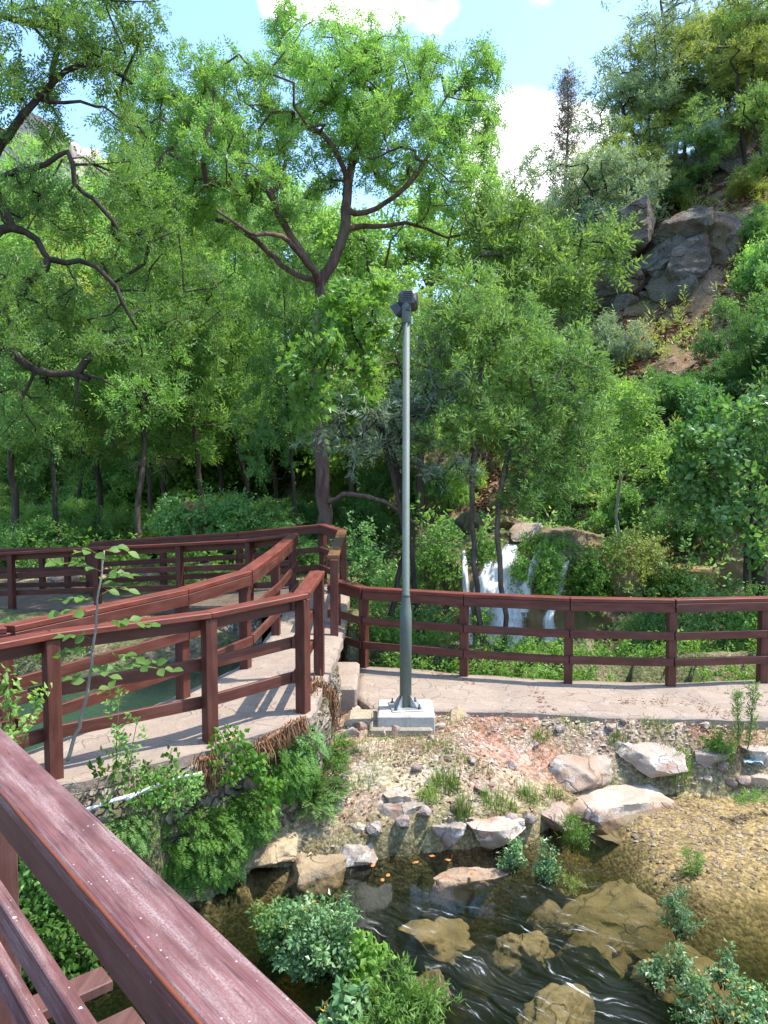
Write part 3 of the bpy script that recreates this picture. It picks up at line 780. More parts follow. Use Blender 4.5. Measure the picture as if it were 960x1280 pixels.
def rock(label, loc, dims, seed, mat, rz=0.0, sub=4, name='rock', cat='rock', group=None, cuts=7, rough=.06, flat=0.0, tilt=(0, 0), amp=.35):
    o = link(name, rock_mesh(name, dims[0], dims[1], dims[2], seed, sub, amp, cuts, rough, flat), mat)
    o.location = loc; o.rotation_euler = (tilt[0], tilt[1], rz); return tag(o, label, cat, group)
def step():
    q = onz(428, 845, .2)
    mb = MB(); mb.box((0, 0, -.02), (.34, 1.05, .42), None, .03); o = mb.build('stone_step', M['paving'])
    o.location = (q.x + .0, 8.45, 0.0); tag(o, 'pale stone step between the left walkway and the right path', 'step')
step()

# ------------------------------------------------------------------ foliage machinery
def quad_leaf(base, d, side, L, W, fold=.25, nrm=None):
    n_ = np.cross(d, side); up = n_ * W * fold
    return [base, base + d * L * .45 - side * W * .5 + up, base + d * L, base + d * L * .45 + side * W * .5 + up]
def unit(v): return v / (np.linalg.norm(v) + 1e-9)
def sprays(kind, seed, n=6):
    g = np.random.default_rng(seed); T = []
    for _ in range(n):
        q = []
        if kind == 'pinnate':
            for c in range(3):
                ax = unit(np.array([g.normal() * .7, g.normal() * .7, 1.0])); s = unit(np.cross(ax, g.normal(size=3)))
                nn = np.cross(ax, s); o = np.array([0, 0, c * .18])
                for k in range(4):
                    b = o + ax * (.25 + .19 * k) - nn * .03 * k * k
                    for sg in (-1, 1):
                        d = unit(ax * .55 + s * sg + nn * g.normal() * .25); q.append(quad_leaf(b, d, unit(np.cross(nn, d) + g.normal(size=3) * .15), .34 * g.uniform(.8, 1.15), .125))
                q.append(quad_leaf(o + ax * .95 - nn * .4, unit(ax - nn * .4), s, .34, .12))
        elif kind == 'round':
            for k in range(9):
                b = np.array([g.normal() * .05, g.normal() * .05, k * .11]); a = g.uniform(0, 6.28)
                d = unit(np.array([math.cos(a), math.sin(a), g.uniform(.0, .8)])); s = unit(np.cross(d, [0, 0, 1]) + g.normal(size=3) * .3)
                q.append(quad_leaf(b + d * .08, d, s, .36 * g.uniform(.7, 1.2), .25))
        elif kind == 'narrow':
            for k in range(14):
                b = np.array([g.normal() * .03, g.normal() * .03, k * .075]); a = g.uniform(0, 6.28)
                d = unit(np.array([math.cos(a), math.sin(a), g.uniform(.2, 1.1)])); s = unit(np.cross(d, [0, 0, 1]) + g.normal(size=3) * .3)
                q.append(quad_leaf(b + d * .04, d, s, .42 * g.uniform(.7, 1.2), .10))
        elif kind == 'lobed':
            for k in range(6):
                a = k * 2.4 + g.uniform(-.4, .4); d = unit(np.array([math.cos(a), math.sin(a), g.uniform(.0, .5)])); s = unit(np.cross(d, [0, 0, 1])); nn = np.cross(s, d)
                b = np.array([0, 0, k * .12]) + d * .22; L = .42 * g.uniform(.75, 1.15)
                for ang, f in ((0, 1), (.75, .82), (-.75, .82), (1.5, .5), (-1.5, .5)):
                    dd = d * math.cos(ang) + s * math.sin(ang); ss = s * math.cos(ang) - d * math.sin(ang)
                    q.append(quad_leaf(b, unit(dd - nn * .15), ss, L * f, L * f * .42, .12))
        elif kind == 'big':
            for k in range(5):
                a = k * 2.4 + g.uniform(-.4, .4); d = unit(np.array([math.cos(a), math.sin(a), g.uniform(-.1, .6)])); s = unit(np.cross(d, [0, 0, 1]) + g.normal(size=3) * .2)
                q.append(quad_leaf(np.array([0, 0, k * .15]) + d * .15, d, s, .6 * g.uniform(.7, 1.15), .42, .18))
        elif kind == 'frond':          # one arching compound fern frond
            s = np.array([1.0, 0, 0])
            for k in range(11):
                u = k / 10; b = np.array([0, .55 * u * u, u * (1 - .35 * u)]); w = .30 * math.sin(math.pi * (.12 + .86 * u)) + .03
                ax = unit(np.array([0, 1.1 * u, 1 - .7 * u]))
                for sg in (-1, 1):
                    d = unit(s * sg + ax * .45 + g.normal(size=3) * .12); q.append(quad_leaf(b, d, ax, w, .085, .15))
        elif kind == 'needle':
            for k in range(12):
                b = np.array([0, 0, k * .09]); a = g.uniform(0, 6.28); d = unit(np.array([math.cos(a), math.sin(a), .7])); s = unit(np.cross(d, [0, 0, 1]))
                q.append(quad_leaf(b, d, s, .3, .05))
        T.append(np.array(q))
    return T
SPR = {k: sprays(k, i + 50) for i, k in enumerate(('pinnate', 'round', 'narrow', 'lobed', 'big', 'frond', 'needle'))}
def leaves(name, kind, pos, dirs, size, seed, var=.3, clump=None):
    """pos (n,3), dirs (n,3): merged mesh of sprays"""
    g = np.random.default_rng(seed); T = SPR[kind]; Vs = []; lv = []
    pos = np.asarray(pos); dirs = np.asarray(dirs); n = len(pos); pick = g.integers(0, len(T), n)
    sz = size * (1 + var * (g.random(n) * 2 - 1))
    w = dirs / (np.linalg.norm(dirs, axis=1)[:, None] + 1e-9); r = g.normal(size=(n, 3)); u = np.cross(w, r); u /= np.linalg.norm(u, axis=1)[:, None] + 1e-9
    if kind == 'frond':   # keep the arch hanging downwards
        dn = np.tile([0, 0, -1.0], (n, 1)) + g.normal(size=(n, 3)) * .25; v = dn - w * np.sum(dn * w, 1)[:, None]; v /= np.linalg.norm(v, axis=1)[:, None] + 1e-9; u = np.cross(v, w)
    else: v = np.cross(w, u)
    base = g.random(n) if clump is None else clump
    for k in range(len(T)):
        m = np.nonzero(pick == k)[0]
        if not len(m): continue
        R = np.stack([u[m], v[m], w[m]], 2) * sz[m][:, None, None]           # columns
        X = np.einsum('nij,lqj->nlqi', R, T[k]) + pos[m][:, None, None, :]
        Vs.append(X.reshape(-1, 3)); lv.append(np.clip(np.repeat(base[m], len(T[k])) * .62 + g.random(len(m) * len(T[k])) ** 1.5 * .45, 0, 1))
    Vv = np.concatenate(Vs); F = np.arange(len(Vv)).reshape(-1, 4)
    return npmesh(name, Vv, F, fattr=np.concatenate(lv))

def smooth_chain(pts, step=.3, jit=.0, g=None):
    P = [Vector(p) for p in pts]; out = []
    for i in range(len(P) - 1):
        p0, p1, p2, p3 = P[max(i - 1, 0)], P[i], P[i + 1], P[min(i + 2, len(P) - 1)]
        k = max(1, int((p2 - p1).length / step))
        for j in range(k):
            t = j / k
            q = .5 * ((2 * p1) + (-p0 + p2) * t + (2 * p0 - 5 * p1 + 4 * p2 - p3) * t * t + (-p0 + 3 * p1 - 3 * p2 + p3) * t ** 3)
            if jit and (i or j): q = q + Vector(g.normal(size=3)) * jit
            out.append(q)
    out.append(P[-1]); return out
class Skel:
    def __init__(s, seed): s.P = []; s.par = []; s.pre = []; s.chains = []; s.tips = []; s.g = np.random.default_rng(seed)
    def limb(s, pts, r0, r1, start=None, step=.3, jit=.02):
        """pre-drawn limb; start = index of the node it leaves from"""
        q = smooth_chain(pts, step, jit, s.g); ch = []; prev = start
        if start is not None: ch.append(start); q = q[1:]
        for i, v in enumerate(q):
            s.P.append(np.array(v)); s.par.append(-1 if prev is None else prev); f = i / max(1, len(q) - 1)
            s.pre.append(r0 + (r1 - r0) * f); prev = len(s.P) - 1; ch.append(prev)
        s.chains.append(ch); return ch
    def near(s, p): return int(np.argmin(np.linalg.norm(np.array(s.P) - np.array(p), axis=1)))
    def grow(s, att, step=.35, jit=.07, sag=.0, skip=0):
        att = np.asarray(att); P0 = np.array(s.P)
        d0 = np.min(np.linalg.norm(att[:, None] - P0[None], axis=2), axis=1)
        buf = np.empty((len(s.P) + len(att) * 60, 3)); buf[:len(P0)] = P0; n = len(P0)
        for a in att[np.argsort(d0)]:
            d = np.linalg.norm(buf[skip:n] - a, axis=1); k = int(np.argmin(d)) + skip; D = d[k - skip]
            m = min(50, max(1, int(D / step))); b = buf[k].copy(); ch = [k]; off = s.g.normal(size=3) * D * .16; off[2] += sag * D
            for j in range(1, m + 1):
                f = j / m; q = b + (a - b) * f + off * math.sin(math.pi * f) + (s.g.normal(size=3) * jit if j < m else 0)
                buf[n] = q; s.P.append(q); s.par.append(ch[-1]); s.pre.append(0); ch.append(n); n += 1
            s.chains.append(ch); s.tips.append(ch)
    def trunk_mesh(s, name, rt=.008, ex=.42, sides=6, minr=0.0):
        n = len(s.P); cnt = np.zeros(n); 
        for ch in s.tips: cnt[ch[-1]] += 1
        for i in range(n - 1, -1, -1):
            if s.par[i] >= 0: cnt[s.par[i]] += cnt[i]
        R = np.maximum(np.maximum(rt * np.maximum(cnt, 1) ** ex, minr), np.array(s.pre)); mb = MB()
        s.R = R
        for ch in s.chains:
            r = [R[i] for i in ch]
            if len(r) > 1: r[0] = min(r[0], r[1] * 1.25)
            mb.tube([s.P[i] for i in ch], r, sides if max(r) < .05 else 10, False)
        return mb
    def spray_points(s, per=3, up=.25, rnd_=.7):
        pos, dr = [], []
        for ch in s.tips:
            e = s.P[ch[-1]]; b = s.P[ch[-2]] if len(ch) > 1 else e - [0, 0, .1]; d = unit(e - b)
            for k in range(per):
                f = s.g.random() ** 1.5; p = e + (b - e) * f * (1 if len(ch) > 1 else 0)
                pos.append(p + s.g.normal(size=3) * .03); dr.append(d * .6 + s.g.normal(size=3) * rnd_ + np.array([0, 0, up]))
        return np.array(pos), np.array(dr)
def ellip(c, r, n, g, shell=.55):
    v = g.normal(size=(n, 3)); v /= np.linalg.norm(v, axis=1)[:, None]; rad = g.random(n) ** (1 / 3) * (1 - shell) + shell * g.random(n) ** .25
    return np.array(c) + v * rad[:, None] * np.array(r)
def setmat(o, mat):
    """own material slot for this copy"""
    o.material_slots[0].link = 'OBJECT'; o.material_slots[0].material = mat

# archetypes: built once, then copied together with their parts
CACHE = {}
def arch(key):
    kind, var = key; g = np.random.default_rng(hash(key[0]) % 1000 * 0 + sum(map(ord, kind)) + 101 * var); S = Skel(sum(map(ord, kind)) + var)
    if kind == 'slender':        # 9 m, bare lower trunk
        Ht = 9.0; x, y = g.normal() * .5, g.normal() * .5
        S.limb([(0, 0, -.3), (x * .3, y * .3, 2.2), (x * .5 + .2 * g.normal(), y * .7, 4.6), (x, y, 8.2)], .095, .02, None, .4, .03)
        att = np.vstack([ellip((x + g.normal() * 1.0, y + g.normal() * 1.0, zz), (1.35, 1.35, .75), 24, g) for zz in np.linspace(3.4, 8.3, 9)])
        S.grow(att, .4, .06, .05); spr, sz, per, bark = 'pinnate', .34, 4, 'bark'
    elif kind == 'round':        # 7 m, wide crown
        Ht = 7.0
        tr = S.limb([(0, 0, -.3), (.1, .05, 1.2), (.0, .1, 2.3)], .13, .09, None, .35, .02)
        for k in range(5):
            a = k * 1.26 + g.random(); S.limb([S.P[tr[-1]], (math.cos(a) * .7, math.sin(a) * .7, 3.2), (math.cos(a) * 1.5, math.sin(a) * 1.5, 4.6)], .06, .025, tr[-1], .35, .03)
        att = np.vstack([ellip((g.normal() * 1.25, g.normal() * 1.25, g.uniform(2.6, 6.1)), (1.0, 1.0, .7), 20, g) for _ in range(16)])
        S.grow(att, .35, .05, .04); spr, sz, per, bark = ('narrow' if var % 2 else 'round'), .36, 5, 'bark'
    elif kind == 'shrub':        # 2 m, many stems, leaves down to the ground
        Ht = 2.0
        for k in range(5):
            a = k * 1.26 + g.random(); S.limb([(.1 * math.cos(a), .1 * math.sin(a), -.15), (.35 * math.cos(a), .35 * math.sin(a), .5), (.6 * math.cos(a), .6 * math.sin(a), 1.1)], .022, .01, None, .25, .02)
        att = np.vstack([ellip((g.normal() * .5, g.normal() * .5, g.uniform(.35, 1.55)), (.45, .45, .35), 22, g) for _ in range(13)])
        S.grow(att, .22, .03, .03); spr, sz, per, bark = ('round', 'narrow', 'pinnate')[var % 3], .25, 4, 'darkbark'
    elif kind == 'bigleaf':
        Ht = 2.6
        for k in range(5):
            a = k * 1.26 + g.random(); S.limb([(.1 * math.cos(a), .1 * math.sin(a), -.15), (.35 * math.cos(a), .35 * math.sin(a), .8), (.7 * math.cos(a), .7 * math.sin(a), 1.7)], .03, .012, None, .25, .02)
        att = np.vstack([ellip((g.normal() * .55, g.normal() * .55, g.uniform(.6, 2.2)), (.5, .5, .35), 14, g) for _ in range(13)])
        S.grow(att, .25, .03, .03); spr, sz, per, bark = 'big', .22, 4, 'darkbark'
    elif kind == 'hilltree':     # 5 m, open grey crown
        Ht = 5.0
        tr = S.limb([(0, 0, -.3), (.08, 0, .9), (.0, .1, 1.5)], .08, .06, None, .3, .02)
        for k in range(4):
            a = k * 1.57 + g.random(); S.limb([S.P[tr[-1]], (math.cos(a) * .5, math.sin(a) * .5, 2.4), (math.cos(a) * .9, math.sin(a) * .9, 3.6)], .04, .015, tr[-1], .3, .03)
        att = np.vstack([ellip((g.normal() * .75, g.normal() * .75, g.uniform(1.9, 4.5)), (.65, .65, .5), 20, g) for _ in range(15)])
        S.grow(att, .3, .04, .03); spr, sz, per, bark = 'narrow', .32, 4, 'bark'
    elif kind == 'wispy':        # 7 m, airy crown with sky between
        Ht = 7.0
        tr = S.limb([(0, 0, -.3), (.1, 0, 2.0), (-.1, .1, 4.2), (.1, 0, 6.6)], .08, .015, None, .4, .03)
        att = np.vstack([ellip((g.normal() * .8, g.normal() * .8, g.uniform(2.4, 6.6)), (.7, .7, .5), 15, g) for _ in range(16)])
        S.grow(att, .4, .06, .1); spr, sz, per, bark = 'narrow', .36, 3, 'bark'
    elif kind == 'spire':        # 7 m conifer-like spire
        Ht = 7.0
        S.limb([(0, 0, -.3), (.03, 0, 2.5), (-.03, .02, 5), (0, 0, 6.95)], .09, .012, None, .4, .015)
        att = []
        for k in range(150):
            z = 1.2 + 5.7 * (k / 150); a = k * 2.4; r = (1 - (z / 7.15)) * 1.05 * g.uniform(.35, 1.0) + .06; att.append((r * math.cos(a), r * math.sin(a), z + .12 * r + g.normal() * .08))
        S.grow(np.array(att), .25, .02, .02); spr, sz, per, bark = 'needle', .5, 5, 'palebark'
    mb = S.trunk_mesh('trunk', .007 if Ht > 4 else .004, .42, 5)
    pos, dr = S.spray_points(per)
    cl = fbm(pos * (1.2 if Ht > 4 else 2.5), 2, 3); cl = np.clip((cl - .25) * 2 * .7 + S.g.random(len(pos)) * .3, 0, 1)
    lm = leaves('crown', spr, pos, dr, sz, var + 5, .3, cl)
    return Ht, mb, lm, bark
SEEN = {}
def copytree(src, parent=None):
    c = src.copy(); COL.objects.link(c)
    if parent is not None: c.parent = parent
    for ch in [o for o in KIDS.get(src.name, [])]: copytree(ch, c)
    return c
KIDS = {}
def plantree(key, name, label, cat, base, height, mat, rz=None, group=None, wide=1.0, bark=None):
    if key not in CACHE:
        Ht, mb, lm, bk = arch(key)
        root = bpy.data.objects.new(name, None); COL.objects.link(root); root.empty_display_size = .1
        t_ = mb.build('trunk' if Ht > 4 else 'stems', M[bk], root, True); l_ = link('crown' if Ht > 4 else 'foliage', lm, M[mat], root)
        CACHE[key] = (Ht, root.name, t_, l_); KIDS[root.name] = [t_, l_]; root['proto'] = 1; del root['proto']
        CACHE[key] = (Ht, root, t_, l_)
    else:
        Ht, r0_, t0, l0_ = CACHE[key]
        root = bpy.data.objects.new(name, None); COL.objects.link(root); root.empty_display_size = .1
        t_ = t0.copy(); COL.objects.link(t_); t_.parent = root; l_ = l0_.copy(); COL.objects.link(l_); l_.parent = root
    setmat(l_, M[mat])
    if bark: setmat(t_, M[bark])
    s = height / Ht; root.location = base; root.scale = (s * wide, s * wide, s); root.rotation_euler = (0, 0, rz if rz is not None else rnd.uniform(0, 6.28))
    return tag(root, label, cat, group)
def bytop(px, Y, topy, *a, **k):
    """base under pixel column px at depth Y, crown top at pixel row topy"""
    x = at(px, 600, Y).x; z = H(x, Y); h = at(px, topy, Y).z - z
    return (x, Y, z - .05), max(h, .4)
# ------------------------------------------------------------------ water
def water(name, poly, z, bottom, step, grow_, mat, wave):
    xs = [p[0] for p in poly]; ys = [p[1] for p in poly]
    ax, ay = np.arange(max(min(xs), -9), min(max(xs), 9.5), step), np.arange(max(min(ys), -3), max(ys) + .5, step)
    X, Y = np.meshgrid(ax, ay); d = sdpoly(X.ravel(), Y.ravel(), poly).reshape(X.shape)
    ins = d < grow_; cell = ins[:-1, :-1] & ins[1:, :-1] & ins[:-1, 1:] & ins[1:, 1:]
    nxx = X.shape[1]; id_ = np.arange(X.size).reshape(X.shape)
    Vt = np.stack([X.ravel(), Y.ravel(), z + wave(X.ravel(), Y.ravel())], 1); Vb = Vt.copy(); Vb[:, 2] = bottom; N = X.size
    q = np.stack([id_[:-1, :-1][cell], id_[:-1, 1:][cell], id_[1:, 1:][cell], id_[1:, :-1][cell]], 1)
    F = [q, q[:, ::-1] + N]
    cp = np.pad(cell, 1)
    for (dy, dx, a, b) in ((-1, 0, 0, 1), (1, 0, 2, 3), (0, -1, 3, 0), (0, 1, 1, 2)):
        nb = cp[1 + dy:cp.shape[0] - 1 + dy, 1 + dx:cp.shape[1] - 1 + dx]; e = (cell & ~nb)[cell]
        qa, qb = q[e][:, a], q[e][:, b]; F.append(np.stack([qb, qa, qa + N, qb + N], 1))
    F = np.concatenate(F); used = np.unique(F); mp = np.zeros(2 * N, int); mp[used] = np.arange(len(used))
    me = npmesh(name, np.vstack([Vt, Vb])[used], mp[F], smooth=False)
    me.polygons.foreach_set('use_smooth', [k < len(q) for k in range(len(me.polygons))])
    return tag(link(name, me, mat), kind='structure')
def flowcoords(x, y):
    a = math.atan2(-1.0, 1.4); return x * math.cos(a) + y * math.sin(a), -x * math.sin(a) + y * math.cos(a)
def wave_creek(x, y):
    u, v = flowcoords(x, y); v = v + .25 * np.sin(u * 1.1)
    k = .25 + .9 * np.exp(-(((x - .75) / 1.0) ** 2 + ((y - 4.6) / .8) ** 2))
    n = fbm(np.stack([u * 2.2, v * 6.5, 0 * u], 1), 3, 41) - .5; m = fbm(np.stack([u * 7, v * 16, 0 * u + 3], 1), 2, 43) - .5
    i_ = fbm(np.stack([x * 6, y * 9, 0 * x + 7], 1), 3, 47) - .5
    return (n * .0045 + m * .002) * k + i_ * .003
def water_mat(name, absorb, dens, tint, foam, scatter=None, ripple=.008):
    t = NT(name); p = t.pos()
    a = math.atan2(-1.0, 1.4)
    w1 = t.noise(p, 2.0, 2); wv = t.n('ShaderNodeVectorMath', _operation='MULTIPLY_ADD')
    cmb = t.n('ShaderNodeCombineXYZ'); t.l(w1, cmb.inputs[0]); t.l(w1, cmb.inputs[1]); t.l(cmb.outputs[0], wv.inputs[0]); wv.inputs[1].default_value = (.28, .34, 0); t.l(p, wv.inputs[2])
    rot = t.mapping(wv.outputs[0], (1, 1, 1), (0, 0, -a)); st = t.mapping(rot, (2.6, 21, 1))
    n1 = t.noise(st, 1.0, 4, .6); n2 = t.noise(t.mapping(rot, (11, 60, 1)), 1.0, 3, .6); rp = t.noise(t.mapping(rot, (5, 16, 1)), 1.0, 3, .55)
    nrm = t.bump(t.math('ADD', rp, t.math('MULTIPLY', n2, .3)), ripple, .05)
    fr = t.n('ShaderNodeFresnel', IOR=1.33); t.l(nrm, fr.inputs[1])
    tr = t.n('ShaderNodeBsdfTransparent'); tr.inputs[0].default_value = (*tint, 1)
    gl = t.n('ShaderNodeBsdfGlossy', Roughness=.04); t.l(nrm, gl.inputs['Normal'])
    mx = t.n('ShaderNodeMixShader'); t.l(fr.outputs[0], mx.inputs[0]); t.l(tr.outputs[0], mx.inputs[1]); t.l(gl.outputs[0], mx.inputs[2]); sh = mx.outputs[0]
    if foam:  # broken white streaks: foam, plus glints on the water painted as white
        sx = t.n('ShaderNodeSeparateXYZ'); t.l(p, sx.inputs[0])
        def gau(cx, cy, rx, ry):
            dx = t.math('DIVIDE', t.math('SUBTRACT', sx.outputs[0], cx), rx); dy = t.math('DIVIDE', t.math('SUBTRACT', sx.outputs[1], cy), ry)
            return t.math('POWER', 2.718, t.math('MULTIPLY', t.math('ADD', t.math('MULTIPLY', dx, dx), t.math('MULTIPLY', dy, dy)), -1.0))
        g = t.math('MAXIMUM', gau(.75, 4.52, .62, .42), t.math('MULTIPLY', gau(.15, 5.15, .55, .3), .72)); g = t.math('MAXIMUM', g, t.math('MULTIPLY', gau(1.2, 5.1, .7, .9), .5)); g = t.math('MAXIMUM', g, t.math('MULTIPLY', gau(1.35, 4.3, .3, .4), .9))
        n3 = t.noise(t.mapping(rot, (3.5, 26, 1), loc=(5, 2, 0)), 1.0, 3, .6)
        f = t.math('MULTIPLY', t.math('MULTIPLY', t.ramp(n1, .55, .7), t.ramp(n2, .5, .66)), t.ramp(t.math('ADD', n3, t.math('MULTIPLY', g, .22)), .55, .70))
        f = t.math('MULTIPLY', f, t.ramp(g, .12, .5))
        d = t.n('ShaderNodeBsdfDiffuse'); d.inputs[0].default_value = (.72, .75, .76, 1)
        m2 = t.n('ShaderNodeMixShader'); t.l(t.math('ADD', t.math('MULTIPLY', f, .6), t.math('MULTIPLY', t.math('MULTIPLY', g, t.ramp(n1, .3, .7)), .025), True), m2.inputs[0]); t.l(sh, m2.inputs[1]); t.l(d.outputs[0], m2.inputs[2]); sh = m2.outputs[0]
    va = t.n('ShaderNodeVolumeAbsorption', Density=dens); va.inputs[0].default_value = (*absorb, 1); vol = va.outputs[0]
    if scatter:
        vs = t.n('ShaderNodeVolumeScatter', Density=scatter[1]); vs.inputs[0].default_value = (*scatter[0], 1)
        ad = t.n('ShaderNodeAddShader'); t.l(vol, ad.inputs[0]); t.l(vs.outputs[0], ad.inputs[1]); vol = ad.outputs[0]
    return t.done(sh, vol)
M['creek'] = water_mat('creek_water', (.5, .49, .3), 2.4, (.96, .97, .95), True, ((.25, .5, .25), .08))
M['pond'] = water_mat('pond_water', (.34, .58, .46), 1.3, (.9, .95, .93), False, ((.5, .7, .6), .28), .22)
M['stream'] = water_mat('stream_water', (.3, .55, .42), 1.5, (.92, .96, .93), False)
water('creek_water', CREEK, WZ, -2.4, .05, .45, M['creek'], wave_creek)
water('pond_water', POND, PZ, -1.6, .08, .3, M['pond'], lambda x, y: .012 * (fbm(np.stack([x * 3, y * 5, 0 * x], 1), 3, 51) - .5))
water('stream_water', RAV, -.5, -1.5, .1, .2, M['stream'], lambda x, y: .02 * (fbm(np.stack([x * 5, y * 5, 0 * x], 1), 3, 52) - .5))

# ------------------------------------------------------------------ rocks on the bank
def pxr(px, py, w, h, Y=None):
    q = hit(px, py) if Y is None else at(px, py, Y); m = q.y / FPX; return q, w * m / 2
def bankrock(label, px, py, w, depth, hgt, seed, mat, rz=0, flat=0.0, sink=.35, group=None, z=None, cuts=7, rough=.06, name='rock', cat='rock'):
    q, r = pxr(px, py, w, 0)
    if z is not None: q = onz(px, py, z)
    T_ = min(flat * 1.05 if flat > 0 else .8, .8); top_ = (-.045 if flat > 0 else -.01) + hgt * (.17 - sink) + hgt * .5 * T_; hgt *= 1.9
    return rock(label, (q.x, q.y, q.z + top_ - hgt * .5 * T_ - .01), (r * 1.35, depth * .72, hgt / 2), seed, M[mat], rz, 5, name, cat, group, cuts + 4, rough * 1.5, flat)
G = 'rocks on the creek bank'
bankrock('broad flat grey slab at the top of the bank below the right path', 728, 946, 96, .75, .36, 2, 'slab', .1, .45, .22, G, None, 9, .05)
bankrock('largest flat pale slab stepping down to the shallow water', 768, 982, 140, .75, .36, 3, 'slab', -.1, .4, .26, G, None, 9, .05)
bankrock('grey angular slab propped up with a dark gap under it', 818, 934, 76, .42, .26, 14, 'rock', -.12, .5, .05, G, None, 9, .05)
bankrock('smaller grey rock beside the propped slab', 884, 938, 44, .3, .2, 5, 'slab', .3, .5, .15, G)
bankrock('rounded tan rock touching the right side of the lamp plinth', 567, 897, 34, .28, .26, 6, 'tanrock', .2, 0, .15, G, None, 4)
bankrock('flat pale rock tucked behind the tan rock by the path edge', 553, 886, 44, .2, .16, 16, 'pinkrock', .2, .5, .2, G)
bankrock('grey lichen covered rock with an orange stained foot above the creek', 487, 1002, 74, .46, .36, 7, 'rock', .4, .4, .25, G)
bankrock('second grey rock leaning behind the orange stained one', 506, 992, 40, .36, .34, 17, 'slab', -.2, .4, .2, G)
bankrock('low rock at the waterline with white crust and rusty stain', 618, 1022, 66, .34, .26, 8, 'rock', .1, .4, .2, G)
bankrock('pinkish rock right of the white crusted rock', 690, 1014, 46, .3, .24, 9, 'pinkrock', .5, .4, .2, G)
bankrock('white crusted stone between grass and water', 560, 1036, 34, .22, .18, 10, 'rock', .5, .4, .2, G)
bankrock('small whitish rock at the end of the large pale slab', 857, 1001, 34, .2, .13, 11, 'rock', .2, .5, .2, G)
bankrock('pale boulder at the right edge of the bank under the tall shoots', 948, 930, 40, .3, .28, 12, 'rock', .2, .3, .25, G)
bankrock('grey rock at the far right edge beside the blue cloth', 952, 962, 46, .3, .22, 13, 'slab', .2, .4, .25, G)
bankrock('reddish flat stone in the soil left of the slabs', 640, 918, 46, .18, .1, 15, 'pinkrock', .15, .5, .3, G)
bankrock('pale stone half buried in dry grass below the plinth', 470, 955, 46, .3, .14, 18, 'pinkrock', .2, .5, .3, G)
bankrock('tan boulder sitting half in the water below the ferns', 388, 1080, 76, .5, .36, 19, 'tanrock', .1, .3, .2, G)
bankrock('pinkish rock shelf breaking the water at the middle of the bank', 588, 1084, 78, .28, .2, 20, 'pinkrock', .15, .4, .3, G, WZ)
bankrock('tan mossy rock shelf at the foot of the walkway wall', 345, 1040, 90, .5, .26, 21, 'tanrock', .4, .4, .3, G)
bankrock('ochre stone by the waterline left of the grass tuft', 440, 1050, 50, .3, .2, 22, 'rock', .4, .4, .3, G)
bankrock('flat yellowish bed slab under the shallow water', 800, 1030, 110, .5, .12, 23, 'tanrock', 0, .3, .32, G, WZ - .06)
bankrock('rust coloured stone beside the clump of grass', 655, 985, 30, .2, .16, 24, 'pinkrock', .6, .3, .2, G)
bankrock('white crusted stone at the left of the waterline', 455, 1022, 30, .2, .16, 25, 'rock', .6, .3, .2, G)
for i, (px, py, w, lab) in enumerate(((770, 1035, 80, 'flat tan stone in the shallow film of water beside the dark pool'), (845, 1022, 90, 'broad flat tan stone in the middle of the shallows'), (905, 1040, 60, 'flat brown stone at the right of the shallows'), (880, 1075, 70, 'flat stone at the outer edge of the shallows'), (935, 1075, 60, 'flat stone at the right edge of the shallows'))):
    bankrock(lab, px, py, w, .34, .16, 170 + i, 'tanrock', .3 * i, .3, .2, 'flat stones in the shallows')
S = 'boulders under the creek water'
for i, (px, py, w, dp, hg, zz, lab) in enumerate(((650, 1186, 74, .42, .46, -.86, 'largest submerged tan boulder in the middle of the creek'), (690, 1150, 60, .4, .3, -.86, 'submerged tan boulder behind the largest one in the creek'),
        (545, 1182, 92, .5, .4, -.92, 'broad pale boulder under the fast water left of the middle'), (655, 1105, 80, .4, .34, -.92, 'dim submerged rock below the water plants at the far side'),
        (800, 1150, 150, .8, .4, -.9, 'wide tan rock shelf under the water on the right'), (740, 1190, 90, .5, .36, -.96, 'submerged rock right of the largest tan boulder'), (540, 1245, 60, .35, .4, -.84, 'pointed tan boulder near the foam streaks'),
        (500, 1120, 60, .4, .3, -.95, 'murky submerged rock near the orange leaves'), (330, 1130, 100, .5, .3, -.84, 'pale submerged rock below the fern clump'), (850, 1220, 120, .6, .34, -.9, 'mossy submerged rock under the water plants on the right'), (700, 1275, 90, .5, .34, -.86, 'submerged rock at the bottom edge below the foam'))):
    q = onz(px, py, zz - .1); r = w * q.y / FPX / 2 * 1.1
    rock(lab, q, (r, dp / 2, hg * .36), 60 + i, M['sub'], rnd.uniform(-.3, .3), 5, 'boulder', 'boulder', S, 3, .14, 0, (0, 0), .7)
